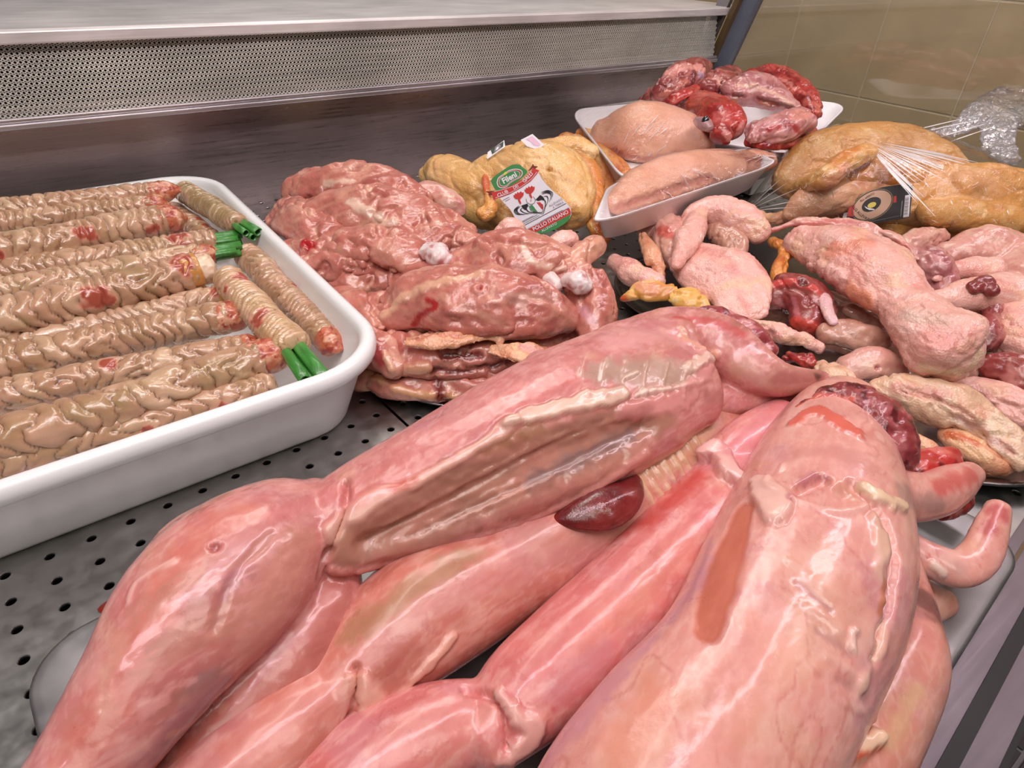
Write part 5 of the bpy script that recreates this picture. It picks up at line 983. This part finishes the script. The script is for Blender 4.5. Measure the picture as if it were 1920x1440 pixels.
rb, bb = bird('wrapped_chicken', 'yellow chicken under film in front, wearing a black label with a round seal', [
    ('body', [[(1640, 385, 84, 40), (1720, 375, 92, 54), (1800, 365, 100, 62), (1880, 375, 96, 66), (1950, 390, 90, 66)], [(1800, 345, 118, 30), (1850, 338, 120, 34), (1900, 350, 116, 30)], [(1740, 400, 92, 26), (1820, 405, 90, 34), (1900, 420, 84, 36)]], 'corn', 422, [([(1760, 330), (1860, 345)], 44, (226, 180, 136), dict(alpha=.7, soft=.9)), ([(1840, 360)], 30, (190, 150, 100), dict(alpha=.6, soft=.9)), ([(1700, 400), (1800, 400)], 40, (224, 184, 120), dict(alpha=.6, soft=.9))], .4),
    ('drumstick', [[(1478, 405, 70, 18), (1520, 380, 86, 34), (1590, 362, 96, 38), (1660, 358, 98, 30), (1700, 355, 98, 22)]], 'flap', 423, [([(1520, 370), (1600, 355)], 40, (222, 180, 140), dict(alpha=.7, soft=.9))], .6),
    ('drumstick', [[(1410, 404, 66, 16), (1450, 410, 64, 14), (1510, 400, 68, 22), (1560, 400, 68, 26)]], 'flap', 424, [], .4),
    ('wing', [[(1580, 428, 56, 18), (1640, 425, 60, 28), (1720, 430, 58, 30), (1800, 432, 56, 34), (1870, 440, 52, 40), (1950, 450, 50, 44)]], 'corn', 425, [([(1840, 450), (1900, 450)], 36, (190, 168, 96), dict(alpha=.6, soft=.9))], .8)], at(1720, 420, .02))
lab_b = bb[0]
q = bb[1].hit(1640, 380)[0]; nn = nrm(CAM - q) + .15 * ZV; P0 = max((B_.hit(u, v)[0] for B_ in (bb[0], bb[1]) for u, v in ((1600, 390), (1640, 370), (1690, 360), (1700, 390), (1650, 400))), key=lambda z: z @ nrm(nn)) + nrm(nn) * .002
S = Flat(P0, nn, (1580, 340), 12.8)
lb = thing('seal_label', S.p(900, 550), 'black card label with a round cream seal and a barcode, under the film', 'label')
S.poly('card', bez([(95, 865), (150, 640), (260, 470), (480, 330), (760, 200), (1000, 130)], 20).tolist() + [(1500, 55), (1690, 90), (1610, 850), (1580, 865), (600, 1045), (330, 960)], I_k, lb, 0, .0005)
a_ = np.linspace(0, 2 * np.pi, 40, endpoint=False); el = lambda cx, cy, rx, ry, an: [(cx + rx * math.cos(t) * math.cos(an) - ry * math.sin(t) * math.sin(an), cy + rx * math.cos(t) * math.sin(an) + ry * math.sin(t) * math.cos(an)) for t in a_]
I_c = ink('ink_cream', (218, 176, 150))
S.poly('seal_ring', el(710, 570, 500, 300, -.5), I_c, lb, .0004); S.line('seal_edge', el(710, 570, 530, 325, -.5), 16, ink('ink_khaki', (150, 136, 104)), lb, .0005, True)
S.poly('seal_centre', el(690, 555, 250, 150, -.5), I_k, lb, .0006); S.poly('seal_picture', el(700, 570, 110, 60, -.4), I_y, lb, .0008); S.poly('seal_stroke', [(520, 590), (600, 640), (740, 660), (780, 690), (640, 690), (560, 650)], I_w, lb, .0008)
S.poly('red_corner', [(95, 840), (150, 640), (240, 500), (300, 560), (260, 700), (270, 850)], I_r, lb, .0005)
S.text('seal_text', 'POLLO ALLEVATO', 400, 770, 95, 42, I_k, lb, .0008, .85, .01, arc=-5); S.text('seal_text', 'ALL APERTO', 590, 385, 70, -30, I_k, lb, .0008, 1, 0)
S.poly('barcode_patch', [(1500, 340), (1630, 315), (1590, 850), (1450, 870)], I_w, lb, .0005)
for i in range(14): y0 = 400 + i * 30; S.line('barcode_bar', [(1500 - i * 2.6, y0 + 4), (1590 - i * 2.6, y0 - 12)], (6, 12, 9)[i % 3], I_k, lb, .0008)
for i in range(3): S.line('fine_print', [(1385 + 8 * i, 860 - 12 * i), (1420 + 8 * i, 480 - 10 * i)], 8, I_gr, lb, .0005)
S.line('fine_print', [(620, 980), (1350, 830)], 10, I_gr, lb, .0005); S.poly('red_mark', [(1225, 360), (1290, 345), (1290, 500), (1215, 520)], I_r, lb, .0006)
# film: stretched over both birds, gathered at the left
pts = np.vstack([ba[0].V[::9]] + [x.V[::9] for x in bb] + [np.array([q3(c) for c in ((1392, 392, 58), (1400, 402, 40), (1960, 330, 124), (1955, 470, 40), (1700, 445, 34))])])
hull(pts, 'film', M_film, fp, off=.0015)
hb = np.vstack([ba[0].V, bb[0].V, bb[1].V, bb[3].V])
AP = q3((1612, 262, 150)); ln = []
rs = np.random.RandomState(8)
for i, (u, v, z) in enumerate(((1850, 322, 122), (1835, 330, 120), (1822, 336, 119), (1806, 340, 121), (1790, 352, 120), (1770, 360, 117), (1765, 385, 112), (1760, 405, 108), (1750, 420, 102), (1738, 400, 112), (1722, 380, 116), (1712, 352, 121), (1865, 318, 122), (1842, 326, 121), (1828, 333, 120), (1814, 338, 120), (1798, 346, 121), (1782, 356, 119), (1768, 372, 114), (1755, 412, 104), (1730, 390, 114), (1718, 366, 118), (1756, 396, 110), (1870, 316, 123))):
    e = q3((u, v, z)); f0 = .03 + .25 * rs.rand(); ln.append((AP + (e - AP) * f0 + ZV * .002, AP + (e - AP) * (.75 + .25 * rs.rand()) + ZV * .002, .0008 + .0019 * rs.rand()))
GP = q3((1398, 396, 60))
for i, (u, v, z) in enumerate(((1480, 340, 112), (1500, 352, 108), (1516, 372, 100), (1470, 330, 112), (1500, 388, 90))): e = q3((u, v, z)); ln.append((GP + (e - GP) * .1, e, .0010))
ribbon('film_glint_pleat', ln, M_glint, fp)
# loose film bunched at the right, behind the birds
tw = Body([tube([(1720, 262, 128, 10, .5), (1800, 238, 136, 16, .4), (1850, 212, 140, 34, .4), (1885, 200, 140, 40, .5), (1930, 215, 138, 34, .4)]), tube([(1880, 215, 140, 30, .4), (1868, 260, 132, 26, .4), (1890, 300, 126, 20, .4)])], .0022, 3)
tw.lumps(.008, 60, 3).lumps(.004, 140, 4); link('film_bunch', (lambda o: (o.data, bpy.data.objects.remove(o))[0])(tw.done('tmp_bunch', M_film)), M_bunch, fp)
ribbon('film_glint_pleat', [(q3((u, v, z)), q3((1850 + 6 * k, 212 + 8 * k, 140)), .0012) for k, (u, v, z) in enumerate(((1640, 262, 142), (1680, 258, 140), (1700, 275, 134), (1740, 280, 132)))], M_glint, fp)
class _H:
    V = hb
    N = np.ones((len(hb), 3)); uv = None
    hit = Body.hit
hh = _H(); ribbon('film_glint_crease', creases(hh, 46, 5, (1500, 340, 1900, 440), .0008, (6, 26), (10, 80)) + creases(hh, 24, 6, (1540, 280, 1700, 340), .0006, (8, 22), (0, 180)), M_glint, fp)
